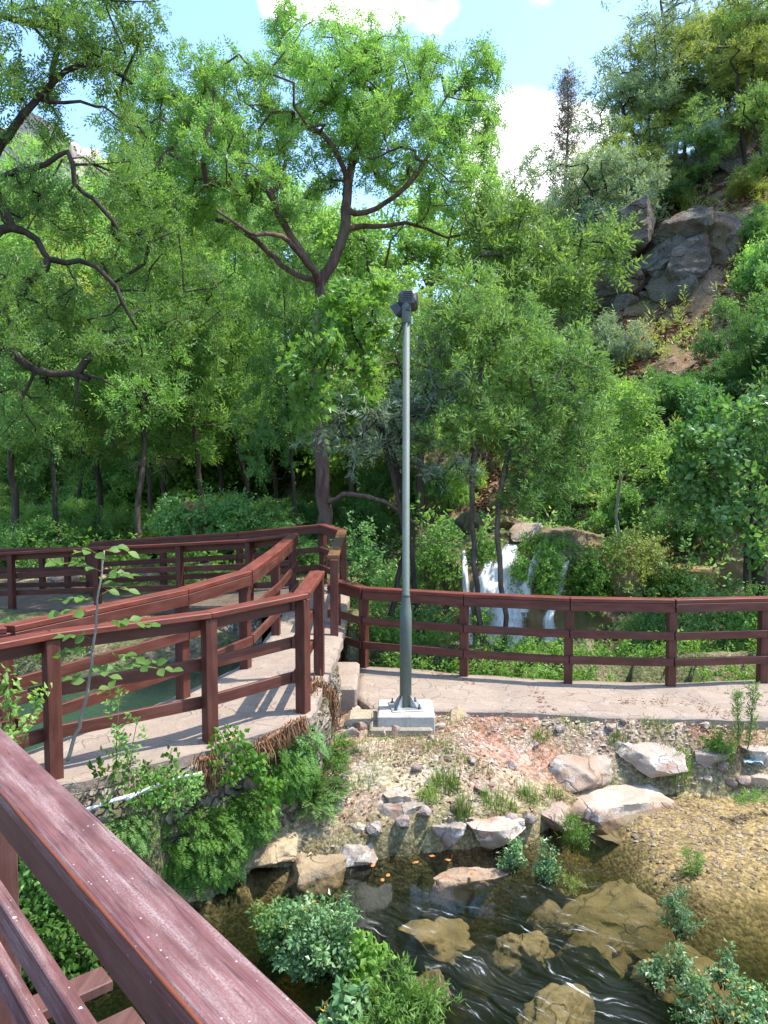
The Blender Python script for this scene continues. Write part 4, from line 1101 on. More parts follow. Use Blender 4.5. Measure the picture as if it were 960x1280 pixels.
# loose stones beside the plinth
stl = ('grey', 'reddish', 'whitish', 'brown')
for i, (px, py, w) in enumerate(((447, 902, 14), (456, 896, 12), (462, 908, 16), (452, 912, 18), (470, 914, 14), (478, 919, 20), (493, 920, 24), (440, 920, 22), (549, 911, 16), (445, 888, 12), (463, 920, 12), (436, 908, 12))):
    q, r = pxr(px, py, w, 0); rock('small loose stone in the heap beside the concrete plinth', (q.x, q.y, q.z + r * .35), (r, r * .9, r * .75), 80 + i, M['rock' if i % 3 else 'pinkrock'], rnd.uniform(0, 3), 3, 'stone', 'stone', 'loose stones beside the plinth', 4)
for i, (px, py, w) in enumerate(((590, 955, 14), (640, 960, 18), (700, 915, 16), (762, 912, 14), (845, 950, 16), (905, 962, 20), (930, 978, 22), (915, 980, 16), (885, 975, 14), (560, 950, 12), (520, 965, 16), (600, 990, 20), (575, 1012, 24), (530, 1020, 22), (505, 1045, 24), (640, 1040, 20), (660, 1030, 26), (470, 1040, 26), (725, 1018, 22), (540, 925, 12), (420, 1010, 22), (410, 960, 20), (430, 975, 16), (690, 960, 14), (670, 935, 12), (880, 910, 14), (780, 905, 12), (935, 905, 16))):
    q, r = pxr(px, py, w, 0); rock('small pale stone scattered on the bank soil', (q.x, q.y, q.z + r * .3), (r, r * .85, r * .7), 120 + i, M['pebble'], rnd.uniform(0, 3), 3, 'stone', 'stone', 'stones scattered on the bank', 4)
def in_region(n, x0, x1, y0, y1, test, g):
    out = []
    x = g.uniform(x0, x1, n * 12); y = g.uniform(y0, y1, n * 12); m = test(x, y); return x[m][:n], y[m][:n]
g = np.random.default_rng(5)
bankt = lambda x, y: (sdpoly(x, y, CREEK) > -.06) & (sdpoly(x, y, RIGHT_POLY) > .03) & (sdpoly(x, y, LEFT_POLY) > .1) & (y < 8.2) & (x > -1.3)
# gravel: many tiny chips, one object
px_, py_ = in_region(7000, -1.3, 5, 5.4, 8.2, lambda x, y: bankt(x, y) | ((sdpoly(x, y, CREEK) < 0) & (x > 2.1) & (y > 5.6) & (y < 7.4)), g)
dn_ = fbm(np.stack([px_ * 1.3, py_ * 1.3, 0 * px_], 1), 3, 61); keep = dn_ > .42; px_, py_ = px_[keep], py_[keep]
zz = HC(px_, py_); n = len(px_); base = np.array([(1, 0, 0), (-1, 0, 0), (0, 1, 0), (0, -1, 0), (0, 0, 1), (0, 0, -.6)], float); fo = np.array([(0, 2, 4), (2, 1, 4), (1, 3, 4), (3, 0, 4), (2, 0, 5), (1, 2, 5), (3, 1, 5), (0, 3, 5)])
sz = .006 + .022 * g.random(n) ** 3; an = g.uniform(0, 6.28, n); B = base[None] * (1 + .5 * g.normal(size=(n, 6, 1)).clip(-.8, .8)) * sz[:, None, None] * np.array([1.2, .8, .6])
X = B[..., 0] * np.cos(an)[:, None] - B[..., 1] * np.sin(an)[:, None] + px_[:, None]; Y_ = B[..., 0] * np.sin(an)[:, None] + B[..., 1] * np.cos(an)[:, None] + py_[:, None]; Z_ = B[..., 2] + zz[:, None] + sz[:, None] * .2
tg = NT('gravel'); lvv = tg.n('ShaderNodeAttribute', _attribute_name='lv').outputs['Fac']; M['gravel'] = tg.done(tg.pbsdf(tg.mix(lvv, (.24, .155, .11), (.44, .37, .3)), .9, .2))
tag(link('gravel', npmesh('gravel', np.stack([X, Y_, Z_], 2).reshape(-1, 3), (fo[None] + 6 * np.arange(n)[:, None, None]).reshape(-1, 3), fattr=np.repeat(g.random(n), 8)), M['gravel']), 'fine gravel scattered over the creek bank', 'gravel', kind='stuff')

# ------------------------------------------------------------------ grasses
def blades(name, pos, h, w, lean, g, mat):
    n = len(pos); a = g.uniform(0, 6.28, n); d = np.stack([np.cos(a), np.sin(a), 0 * a], 1); s = np.stack([-np.sin(a), np.cos(a), 0 * a], 1)
    hh = h * g.uniform(.5, 1.15, n)[:, None]; ln = lean * g.uniform(.2, 1.2, n)[:, None]; up = np.array([[0, 0, 1.0]])
    ww = w * g.uniform(.7, 1.2, n)[:, None]
    r = [pos - s * ww, pos + s * ww, pos + up * hh * .55 + d * hh * ln * .25 + s * ww * .8, pos + up * hh * .55 + d * hh * ln * .25 - s * ww * .8, pos + up * hh * (1 - .35 * ln) + d * hh * ln + s * ww * .12, pos + up * hh * (1 - .35 * ln) + d * hh * ln - s * ww * .12]
    Vv = np.stack(r, 1).reshape(-1, 3); k = 6 * np.arange(n)[:, None]; F = np.concatenate([k + np.array([[0, 1, 2, 3]]), k + np.array([[3, 2, 4, 5]])])
    return link(name, npmesh(name, Vv, F, fattr=np.tile(g.random(n), 2)), M[mat])
def tuft(label, px, py, r, h, n, mat='grass', group='green grass tufts on the bank', lean=.6, loc=None):
    q = loc or hit(px, py); g = np.random.default_rng(int(px * 7 + py)); a = g.uniform(0, 6.28, n); rr = r * np.sqrt(g.random(n)); x, y = q.x + rr * np.cos(a), q.y + rr * np.sin(a) * .7
    pos = np.stack([x - q.x, y - q.y, HC(x, y) - q.z - .01], 1)
    o = blades('grass_tuft', pos, h, .0035, lean, g, mat); o.location = q; return tag(o, label, 'grass', group)
for px, py, r, h, n, lab in ((558, 985, .13, .2, 150, 'bright green grass tuft in the middle of the bank'), (537, 1000, .1, .16, 90, 'green grass tuft just left of the middle tuft'), (578, 1022, .08, .26, 80, 'upright yellow green grass tuft above the waterline'), (622, 1008, .16, .16, 130, 'spreading grass tuft beside the white crusted rock'), (662, 1000, .12, .18, 90, 'thin grass tuft behind the pinkish rock'), (548, 935, .18, .08, 110, 'low grass patch on the soil beside the plinth'), (590, 960, .2, .08, 130, 'low grass patch in the dry middle of the bank'), (675, 925, .1, .12, 60, 'small grass tuft left of the grey slabs'), (600, 893, .15, .06, 70, 'low grass at the path edge right of the plinth'), (720, 902, .2, .08, 150, 'strip of grass along the path edge above the slabs'), (760, 1000, .1, .12, 60, 'tuft on the big pale slab'), (820, 904, .16, .1, 110, 'dark green tuft at the path edge above the propped slab'), (772, 932, .09, .13, 80, 'green tuft between the two upper slabs'), (850, 968, .12, .2, 90, 'yellowish tuft below the propped slab'), (905, 955, .1, .25, 90, 'upright tuft at the right end of the bank'), (700, 1000, .12, .14, 70, 'mossy tuft right of the rusty stone'), (455, 985, .12, .12, 60, 'thin tuft left of the grey lichen rock'), (520, 900, .2, .07, 140, 'low green patch in front of the plinth')):
    tuft(lab, px, py, r, h, n)
px_, py_ = in_region(5200, -1.2, 5, 5.8, 8.0, bankt, g); dn_ = fbm(np.stack([px_ * 1.1, py_ * 1.1, 0 * px_ + 5], 1), 3, 71); k = dn_ > .47; px_, py_ = px_[k], py_[k]
o = blades('dry_grass', np.stack([px_, py_, HC(px_, py_) - .005], 1), .065, .0028, 1.6, g, 'straw'); tag(o, 'dry straw coloured grass lying over the bank', 'grass', kind='stuff')
px_, py_ = in_region(3600, -1.2, 5, 6.0, 8.0, bankt, g); dn_ = fbm(np.stack([px_ * 1.9, py_ * 1.9, 0 * px_ + 15], 1), 3, 75); k = dn_ > .54; px_, py_ = px_[k], py_[k]
o = blades('short_grass', np.stack([px_, py_, HC(px_, py_) - .005], 1), .06, .003, .8, g, 'grass'); tag(o, 'short green weeds growing over the bank', 'grass', kind='stuff')

px_, py_ = in_region(1500, -1.3, 6, 5.8, 9.4, lambda x, y: (bankt(x, y) & (fbm(np.stack([x, y, 0 * x], 1) * 1.5, 3, 77) > .45)) | ((sdpoly(x, y, RIGHT_POLY) < -.03) & (vnoise(np.stack([x * 3, y * 3, 0 * x], 1), 5) > .72)), g)
zz = np.where(sdpoly(px_, py_, RIGHT_POLY) < 0, .012, HC(px_, py_) + .012); n = len(px_); p_ = np.stack([px_, py_, zz], 1); dr = g.normal(size=(n, 3)) * [1, 1, .25]; dr /= np.linalg.norm(dr, axis=1)[:, None]; L = .04 * g.uniform(.5, 1.3, n)[:, None]; sd = np.cross(dr, g.normal(size=(n, 3)) * .25 + [0, 0, 1]); sd /= np.linalg.norm(sd, axis=1)[:, None]
tag(link('dead_leaves', npmesh('dead_leaves', np.stack([p_ - dr * L * .5, p_ - sd * L * .25 + [0, 0, .006], p_ + dr * L * .5, p_ + sd * L * .25 + [0, 0, .006]], 1).reshape(-1, 3), np.arange(4 * n).reshape(-1, 4), fattr=g.random(n)), M['litter']), 'small dead leaves lying on the bank and the right path', 'leaf litter', kind='stuff')

# ------------------------------------------------------------------ plants with stems
def herb(name, label, cat, stems, mat, kind='round', leaf=.11, per=3, group=None, spread=.5, stemr=.004, up=.2, stemmat='stem', origin=None, every=1):
    """stems: list of polylines in world space"""
    o0 = Vector(origin or stems[0][0]); root = thing(name, label, cat, o0, group); g = np.random.default_rng(len(label) * 31 + int(abs(o0.x) * 100)); mb = MB(); pos, dr = [], []
    for s in stems:
        c = smooth_chain([Vector(p) - o0 for p in s], .05, .004, g); mb.tube(c, [stemr * (1 - .7 * i / len(c)) + .0008 for i in range(len(c))], 5)
        L = len(c)
        for i in range(max(1, int(L * .25)), L, every):
            for k in range(per):
                a = g.uniform(0, 6.28); pos.append(np.array(c[i]) + g.normal(size=3) * .01); dr.append([math.cos(a) * spread, math.sin(a) * spread, up + .3 * g.random()])
        for k in range(per): pos.append(np.array(c[-1])); dr.append(g.normal(size=3) * .4 + np.array([0, 0, .5]))
    mb.build('stems', M[stemmat], root, True)
    link('leaves', leaves('leaves', kind, np.array(pos), np.array(dr), leaf, 3 + len(pos), .35), M[mat], root)
    return root
def bushstems(c, r, h, n, g, lean=.6):
    out = []
    for k in range(n):
        a = k * 2.4 + g.uniform(-.3, .3); rr = r * math.sqrt((k + .5) / n); b = Vector((c[0] + .25 * rr * math.cos(a), c[1] + .25 * rr * math.sin(a), c[2]))
        e = Vector((c[0] + rr * math.cos(a), c[1] + rr * math.sin(a), c[2] + h * g.uniform(.4, 1.15) * (1 - .35 * (rr / r) ** 2))); m = b.lerp(e, .5) + Vector((0, 0, h * .1)); out.append([b, m, e])
    return out
# sapling growing in front of the near railing
Ys = 4.75
sp_ = [at(84, 950, Ys), at(98, 908, Ys), at(112, 850, Ys), at(118, 800, Ys), at(124, 740, Ys), at(130, 688, Ys)]; o0 = sp_[0].copy()
root = thing('sapling', 'thin leafy sapling standing in front of the left railing posts', 'sapling', o0); g = np.random.default_rng(3); mb = MB()
c = smooth_chain([p - o0 for p in sp_], .05, .003, g); mb.tube(c, [.011 * (1 - .75 * i / len(c)) + .002 for i in range(len(c))], 7); mb.build('stem', M['palebark'], root, True)
mb = MB(); LV = []
def ovate(b, d, n_, L, W):
    s = unit(np.cross(d, n_)); n_ = np.cross(s, d); rows = []
    for f, w in ((0, .04), (.22, .34), (.48, .5), (.75, .36), (1, .02)):
        m_ = b + d * L * f - n_ * L * .16 * f * f; rows.append((m_ - s * W * w + n_ * W * .12 * w * 2, m_, m_ + s * W * w + n_ * W * .12 * w * 2))
    return rows
for (px, py, ex, ey, nl) in ((130, 690, 160, 690, 6), (130, 700, 100, 690, 5), (128, 715, 70, 705, 7), (127, 725, 165, 720, 7), (124, 745, 160, 738, 6), (122, 755, 80, 750, 6), (120, 770, 75, 765, 5), (119, 780, 190, 783, 9), (118, 800, 75, 798, 6), (116, 812, 70, 820, 6), (115, 820, 195, 830, 10), (114, 832, 140, 850, 6), (112, 840, 215, 838, 8), (126, 735, 145, 715, 4), (112, 855, 85, 850, 4), (108, 870, 130, 865, 3)):
    b, e = at(px, py, Ys) - o0, at(ex, ey, Ys + rnd.uniform(-.22, .22)) - o0; mdl = b.lerp(e, .5) + Vector((0, 0, .03)); tw = smooth_chain([b, mdl, e], .03); mb.tube(tw, [.003, *([.002] * (len(tw) - 1))], 5)
    for k in range(nl):
        f = .35 + .65 * k / max(1, nl - 1); p = np.array(tw[min(len(tw) - 1, int(f * (len(tw) - 1)))]); ax = unit(np.array(e - b)); sd = unit(np.cross(ax, [0, 0, 1.0])) * (1 if k % 2 else -1)
        d = unit(ax * .7 + sd * .8 + g.normal(size=3) * .25 + np.array([0, 0, -.12])); nn = unit(np.array([0, -.5, 1]) + g.normal(size=3) * .3); LV.append(ovate(p, d, nn, 0.075 * g.uniform(.8, 1.2), .058))
mb.build('twigs', M['stem'], root, True)
def rowsmesh(name, LV, g):
    V_ = np.array([v for L in LV for r in L for v in r]); F = []; k = 0
    for L in LV:
        for i in range(len(L) - 1):
            for j in range(2): F.append((k + i * 3 + j, k + i * 3 + j + 1, k + i * 3 + 4 + j, k + i * 3 + 3 + j))
        k += 15
    return npmesh(name, V_, np.array(F), smooth=True, fattr=np.repeat(g.random(len(LV)), 8))
link('leaves', rowsmesh('leaves', LV, g), M['bright'], root)
# small plants at the left edge and on the wall top
herb('young_plant', 'yellow green young plant at the left edge before the railing', 'plant', [[at(15, 940, 4.3), at(12, 890, 4.35), at(5, 860, 4.3)], [at(28, 940, 4.4), at(38, 900, 4.4), at(42, 880, 4.45)]], 'lime', 'round', .12, 2, None, .6, .004, .3)
herb('young_plant', 'slim young plant beside the sapling rooted on the wall top', 'plant', [[onz(143, 985, .2), at(146, 920, 4.95), at(150, 870, 5.0)], [onz(160, 975, .2), at(166, 930, 5.0), at(172, 900, 5.0)]], 'mid', 'round', .10, 1, None, .6, .004, .3)
herb('creeper', 'leafy green creeper hanging on the wall left of the white hose', 'plant', [[at(150, 965, 5.0), at(140, 985, 4.85), at(132, 1010, 4.8)], [at(165, 960, 5.05), at(170, 990, 4.9), at(180, 1005, 4.85)], [at(190, 950, 5.2), at(185, 965, 5.1), at(200, 985, 5.0)], [at(175, 950, 5.1), at(150, 960, 4.95), at(118, 965, 4.8)], [at(215, 935, 5.35), at(212, 960, 5.2), at(220, 975, 5.15)]], 'fern', 'big', .085, 1, None, .5, .004, .1)
herb('creeper', 'broad leaved creeper under the second near railing post', 'plant', [[at(275, 915, 5.75), at(285, 935, 5.6), at(300, 960, 5.55)], [at(280, 905, 5.8), at(300, 930, 5.65), at(325, 955, 5.6)], [at(290, 915, 5.8), at(310, 945, 5.65), at(335, 985, 5.55)], [at(300, 920, 5.9), at(325, 965, 5.7), at(340, 1010, 5.55)], [at(270, 920, 5.7), at(272, 950, 5.55), at(290, 975, 5.5)]], 'fern', 'big', .085, 2, None, .5, .005, .1)
# ferns on the walkway wall
def fern(label, c, r, n, size, mat='fern', out=(.5, -.8, .2), seed=1, group='fern clumps on the walkway wall', kind='frond'):
    g = np.random.default_rng(seed); c = np.array(c); r = np.array(r); v = g.normal(size=(n, 3)); v /= np.linalg.norm(v, axis=1)[:, None]; o = np.array(out) / np.linalg.norm(out)
    dt = v @ o; v = v - np.where(dt < 0, 2 * dt, 0)[:, None] * o; pos = v * r * (g.random(n) ** .4)[:, None]; dr = v + o * .9 + np.array([0, 0, .25])
    ob = link('fern_clump', leaves('fern_clump', kind, pos, dr, size, seed + 9, .35, np.clip(fbm(pos * 5, 2, 2) * 1.2 - .1, 0, 1)), M[mat]); ob.location = c; return tag(ob, label, 'fern', group)
def wallpt(px, py, back=0.0):
    """point on the near wall's face under a pixel"""
    best = None
    for a, b in zip(lnear[:6], lnear[1:7]):
        ra = ray(px, py); den = ra.x * (b[1] - a[1]) - ra.y * (b[0] - a[0])
        if abs(den) < 1e-9: continue
        t_ = (a[0] * (b[1] - a[1]) - a[1] * (b[0] - a[0])) / den; x, y = ra.x * t_, ra.y * t_
        L2 = (b[0] - a[0]) ** 2 + (b[1] - a[1]) ** 2; f = ((x - a[0]) * (b[0] - a[0]) + (y - a[1]) * (b[1] - a[1])) / L2
        if -.02 <= f <= 1.02 and t_ > 0: best = Vector((x, y, CZ + ra.z * t_))
    return best
fern('largest bright fern clump low on the wall above the water', wallpt(238, 1055), (.37, .23, .29), 600, .12, 'fern', (.55, -.8, .1), 1)
fern('lower part of the fern drooping towards the creek, dark green', wallpt(252, 1090), (.26, .2, .2), 260, .12, 'dark', (.55, -.8, -.2), 2)
fern('fern clump in the dark recess right of the largest one', wallpt(300, 1020), (.24, .17, .2), 260, .12, 'fern', (.6, -.8, .1), 3)
fern('fern clump below the hanging roots', wallpt(352, 958), (.24, .2, .22), 330, .12, 'fern', (.6, -.8, .1), 4)
fern('narrow trail of ferns running down the bank beside the wall', hit(404, 980), (.16, .28, .12), 120, .15, 'fern', (.2, -.5, .8), 5)
fern('second small fern trail lower on the bank', hit(395, 1010), (.12, .16, .1), 60, .14, 'mid', (.2, -.5, .8), 6)
fern('small fern at the top of the bank near the stone heap', hit(425, 945), (.15, .15, .1), 70, .13, 'fern', (.2, -.5, .8), 7)
fern('fern filling the corner under the third near railing post', wallpt(372, 930), (.16, .14, .12), 60, .15, 'dark', (.6, -.8, .1), 8)
fern('ivy like fern behind the foreground railing on the lower wall', wallpt(150, 1040), (.22, .16, .16), 150, .11, 'mid', (.55, -.8, .1), 9)
fern('ivy on the wall glimpsed between the foreground rails', wallpt(60, 1010) + Vector((.05, -.1, -.35)), (.3, .2, .3), 260, .11, 'mid', (.55, -.8, .1), 10, kind='round')
fern('ivy low on the wall glimpsed above the deck board ends', wallpt(45, 1015) + Vector((.1, -.2, -.75)), (.4, .25, .25), 300, .12, 'fern', (.55, -.8, .3), 11, kind='round')
fern('sparse ivy around the white hose on the wall', wallpt(190, 985), (.35, .12, .14), 130, .08, 'mid', (.55, -.8, .1), 12, kind='round')
# hanging dry roots
def roots(label, pts, drop, n, spread, seed):
    g = np.random.default_rng(seed); o0 = Vector(pts[0]); mb = MB(); P = [Vector(p) - o0 for p in pts]
    mb.tube(smooth_chain(P, .05), .018, 6)
    for k in range(n):
        f = g.random() * (len(P) - 1); i = min(int(f), len(P) - 2); b = P[i].lerp(P[i + 1], f - i) + Vector(g.normal(size=3)) * spread; L = drop * g.uniform(.4, 1.1)
        e = b + Vector((g.normal() * .03, g.normal() * .03, -L)); mb.tube([b, b.lerp(e, .5) + Vector(g.normal(size=3)) * .02, e], [.004, .0045, .0015], 4, False)
    o = mb.build('hanging_roots', M['root'], None, True); o.location = o0; return tag(o, label, 'roots', 'dry brown hanging roots')
roots('big mat of dry brown roots hanging at the end post of the near railing', [at(385, 858, 6.75), at(396, 852, 7.0), at(408, 862, 7.0), at(416, 872, 7.0)], .36, 260, .035, 1)
roots('horizontal row of dry roots dripping under the walkway edge', [wallpt(318, 925) + Vector((.06, -.08, 0)), wallpt(345, 908) + Vector((.06, -.08, 0)), wallpt(372, 893) + Vector((.06, -.08, 0))], .17, 200, .02, 2)
roots('short bundle of dry roots at the end of the white hose', [wallpt(243, 945) + Vector((.05, -.07, 0)), wallpt(254, 943) + Vector((.05, -.07, 0)), wallpt(262, 942) + Vector((.05, -.07, 0))], .26, 120, .02, 3)
roots('small bundle of dry roots beside the broad creeper', [wallpt(312, 925) + Vector((.08, -.1, 0)), wallpt(322, 920) + Vector((.08, -.1, 0))], .16, 60, .015, 4)
# white hose on the wall
w = lambda px, py: wallpt(px, py) + Vector((.07, -.09, 0))
mb = MB(); c = smooth_chain([w(92, 1008), w(130, 995), w(165, 985), w(200, 972), w(244, 960)], .05); o0 = c[0].copy(); mb.tube([p - o0 for p in c], .014, 8); c2 = smooth_chain([w(150, 994), w(180, 978), w(215, 966), w(240, 962)], .05); mb.tube([p - o0 + Vector((.01, -.02, .012)) for p in c2], .009, 8)
o = mb.build('hose', M['hose'], None, True); o.location = o0; tag(o, 'thin white hose running along the mossy wall', 'hose')
# blue cloth scrap at the right bank
q = hit(940, 958); mb = MB(); gg = np.random.default_rng(2); N_ = 9
vs = [(.16 * (i / (N_ - 1) - .5), .12 * (j / (N_ - 1) - .5), .03 + .05 * fbm(np.array([[i * .5, j * .5, 1]]), 2, 3)[0]) for j in range(N_) for i in range(N_)]; vs += [(x, y, z - .008) for x, y, z in vs]
fs = [(j * N_ + i, j * N_ + i + 1, (j + 1) * N_ + i + 1, (j + 1) * N_ + i) for j in range(N_ - 1) for i in range(N_ - 1)]; fs += [tuple(k + N_ * N_ for k in f[::-1]) for f in fs]; mb.add(vs, fs); o = mb.build('cloth_scrap', M['cloth'], None, True); o.location = q; tag(o, 'crumpled pale blue cloth scrap among rocks at the right edge', 'cloth')
# tall shoots at the right end of the bank
for (bx, by, tx, ty, lab) in ((922, 945, 921, 872, 'left one of two tall upright shoots on the right bank'), (933, 950, 941, 866, 'taller right shoot of the pair on the right bank')):
    q = hit(bx, by); e = at(tx, ty, q.y); herb('tall_shoot', lab, 'plant', [[q, q.lerp(e, .5) + Vector((.01, 0, 0)), e]], 'lime', 'narrow', .09, 5, 'tall green shoots', .5, .006, .7)
herb('weed', 'leafy weed between rocks below the tall shoots', 'plant', bushstems(hit(898, 948), .12, .2, 6, g), 'bright', 'narrow', .10, 3, None)
# plants standing in the creek
def wp(label, px, py, r, h, n, leaf=.12, mat='water_plant', kind='round', per=3, z=WZ):
    q = onz(px, py, z); herb('water_plant', label, 'plant', bushstems((q.x, q.y, q.z - .08), r, h + .08, n, np.random.default_rng(int(px)), .6), mat, kind, leaf, per, 'plants standing in the creek water', .6, .004, .25)
wp('largest leafy water plant beside the foreground railing', 395, 1210, .30, .44, 22, .085, 'water_plant', 'round', 4)
wp('left lobe of the large water plant with bigger leaves', 350, 1195, .18, .32, 12, .09, 'mid', 'round', 4)
wp('low round leaved water plant at the bottom edge near the railing', 440, 1290, .16, .2, 12, .09, 'water_plant', 'big', 3)
wp('narrow leaved water plant at the bottom edge left of the foam', 505, 1285, .2, .2, 14, .11, 'bright', 'narrow', 4)
wp('bright low water plant between the two bottom clumps', 455, 1225, .14, .18, 10, .08, 'bright', 'big', 3)
wp('left one of the three sprigs along the far waterline', 640, 1082, .09, .2, 6, .07, 'water_plant', 'round', 4)
wp('middle sprig of the three along the far waterline, pale', 682, 1098, .1, .22, 7, .07, 'water_plant', 'round', 4)
wp('bushy sprig at the foot of the pinkish rock', 718, 1055, .1, .2, 7, .08, 'bright', 'narrow', 4)
wp('sprig with yellow leaves in the right part of the creek', 850, 1160, .11, .2, 7, .08, 'water_plant', 'narrow', 4)
wp('pale sprig at the edge of the tan shallows', 868, 1085, .08, .12, 5, .07, 'bright', 'narrow', 3)
for i, (px, py, r) in enumerate(((820, 1225, .07), (850, 1215, .08), (872, 1240, .09), (905, 1220, .08), (865, 1270, .1), (900, 1265, .1), (935, 1250, .09), (945, 1280, .1))):
    wp('spreading sprig of the water plant patch at the bottom right', px, py, r, .13, 5, .075, 'water_plant', 'round', 3)
wp('low yellow tinged weed floating beside the far sprigs', 712, 1105, .1, .05, 6, .06, 'olive', 'narrow', 2)
herb('reed_leaf', 'bright green leaning leaf at the right frame edge above the shallows', 'plant', [[hit(985, 1020), at(960, 1000, hit(985, 1020).y), at(925, 1002, hit(985, 1020).y - .1)]], 'lime', 'narrow', .1, 4, None, .4, .004, .1)
# floating leaves
mb = MB(); 
for i, (px, py) in enumerate(((466, 1082), (485, 1094), (478, 1100), (455, 1076), (560, 1075), (520, 1078), (590, 1092), (540, 1070))):
    q = onz(px, py, WZ + .012); a = rnd.uniform(0, 6.28); mb = MB(); s_ = .02; vs = [(s_ * math.cos(a + k * 1.05) * (1.3 if k % 3 == 0 else .8), s_ * math.sin(a + k * 1.05) * (1.3 if k % 3 == 0 else .8), .004 * (k % 2)) for k in range(6)]; vs += [(x, y, z - .002) for x, y, z in vs]
    mb.add(vs, [tuple(range(6)), tuple(range(11, 5, -1))] + [(k, k + 6, (k + 1) % 6 + 6, (k + 1) % 6) for k in range(6)]); o = mb.build('fallen_leaf', M['fallen'] if 'fallen' in M else M.setdefault('fallen', simple('fallen_leaf_orange', (.5, .16, .03), .6)), None); o.location = q
    tag(o, 'orange fallen leaf floating by the far waterline', 'leaf', 'orange leaves on the water')

# ------------------------------------------------------------------ waterfall and ledge
t = NT('falling_water'); uv = t.uv(); n1 = t.noise(t.mapping(uv, (1.5, 3.0, 1)), 1.0, 5, .65); n2 = t.noise(t.mapping(uv, (5, 7, 1)), 1.0, 4, .7); su = t.n('ShaderNodeSeparateXYZ'); t.l(uv, su.inputs[0]); fq = t.math('SUBTRACT', su.outputs[0], t.math('MULTIPLY', t.math('ROUND', t.math('DIVIDE', su.outputs[0], 10.0)), 10.0)); fq = t.math('MULTIPLY', t.math('POWER', t.math('ABSOLUTE', fq), 2.0), .18)
fm = t.ramp(t.math('SUBTRACT', t.math('ADD', t.math('MULTIPLY', n1, .55), t.math('MULTIPLY', n2, .45)), fq), .26, .5)
d = t.n('ShaderNodeBsdfDiffuse'); d.inputs[0].default_value = (.9, .91, .92, 1); tl = t.n('ShaderNodeBsdfTranslucent'); tl.inputs[0].default_value = (.85, .87, .88, 1); mx0 = t.n('ShaderNodeMixShader'); mx0.inputs[0].default_value = .3; t.l(d.outputs[0], mx0.inputs[1]); t.l(tl.outputs[0], mx0.inputs[2])
tr = t.n('ShaderNodeBsdfTransparent'); tr.inputs[0].default_value = (.9, .93, .94, 1); mx = t.n('ShaderNodeMixShader'); t.l(fm, mx.inputs[0]); t.l(tr.outputs[0], mx.inputs[1]); t.l(mx0.outputs[0], mx.inputs[2]); M['fall'] = t.done(mx.outputs[0])
def ledgeY(px, py):
    y = 12.75 - .62 * float(sst(668, 712, py)) - .12 * float(sst(712, 800, py))
    q = np.array([[px * .035, py * .022, 3.0]]); q2 = np.array([[px * .11, py * .07, 9.0]])
    return y + .5 * (fbm(q, 3, 71)[0] - .5) + .16 * (fbm(q2, 3, 73)[0] - .5)
M['wetrock'] = stone_mat('wet_travertine', (.085, .065, .04), (.17, .125, .075), (.24, .14, .05), .55, 1.6, 0, .5)
wf = thing('waterfall', 'white waterfall of several thin streams over a green mossy ledge', 'waterfall', at(630, 815, 11.9)); o0 = wf.location.copy()
def stream(pl, seed):
    g = np.random.default_rng(seed); V_, us, F = [], [], []; m = 10
    P = []
    for (a, b) in zip(pl, pl[1:]):
        for k in range(8): P.append([a[i] + (b[i] - a[i]) * k / 8 for i in range(4)])
    P.append(pl[-1]); L = 0
    for i, (px, py, Y, w) in enumerate(P):
        Y = ledgeY(px, py) - .05; c = at(px, py, Y); hw = w * Y / FPX / 2
        for j in range(m + 1):
            f = j / m * 2 - 1; n_ = fbm(np.array([[f * 3 + seed * 9, c.z * 2.2, 1]]), 3, seed)[0] - .5; e = fbm(np.array([[seed, c.z * 5, f]]), 2, 5)[0] - .5
            V_.append(Vector((c.x + hw * f * (1 + .5 * e), ledgeY(px + f * w / 2, py) - .03 - .05 * (1 - f * f) + n_ * .05, c.z)) - o0); us.append((f + seed * 10, c.z))
    for i in range(len(P) - 1):
        for j in range(m): F.append((i * (m + 1) + j, i * (m + 1) + j + 1, (i + 1) * (m + 1) + j + 1, (i + 1) * (m + 1) + j))
    mb = MB(); mb.add(V_, F, [[us[k] for k in f] for f in F]); mb.build('stream', M['fall'], wf, True)
stream([(639, 680, 0, 14), (634, 700, 0, 28), (628, 715, 0, 40), (629, 745, 0, 56), (631, 780, 0, 64), (632, 822, 0, 72)], 1)
stream([(612, 700, 0, 10), (604, 725, 0, 20), (602, 750, 0, 24), (612, 785, 0, 12), (612, 820, 0, 14)], 2)
stream([(674, 688, 0, 7), (667, 706, 0, 14), (658, 735, 0, 20), (652, 765, 0, 20)], 3)
stream([(710, 700, 0, 5), (704, 718, 0, 9), (697, 745, 0, 12), (686, 772, 0, 15), (688, 795, 0, 26), (690, 822, 0, 38)], 4)
stream([(580, 688, 0, 6), (582, 720, 0, 9), (584, 760, 0, 10), (590, 820, 0, 12)], 5)
stream([(604, 676, 0, 10), (597, 690, 0, 9), (593, 705, 0, 6)], 6)
nu, nv = 90, 60; V_ = []
for j in range(nv):
    for i in range(nu):
        px = 530 + 235 * i / (nu - 1); py = 672 + 165 * j / (nv - 1); f_ = 1 - j / (nv - 1); e_ = i / (nu - 1); py += f_ * 46 * (fbm(np.array([[px * .03, 1, 1]]), 3, 15)[0] - .42); px += e_ ** 3 * 60 * (fbm(np.array([[py * .03, 5, 1]]), 3, 16)[0] - .5); V_.append(at(px, py, ledgeY(px, py)))
F_ = [(j * nu + i, (j + 1) * nu + i, (j + 1) * nu + i + 1, j * nu + i + 1) for j in range(nv - 1) for i in range(nu - 1)]
back = [Vector((v.x, v.y + .9, v.z)) for v in V_]; n0 = len(V_); F_ += [tuple(n0 + k for k in f[::-1]) for f in F_]
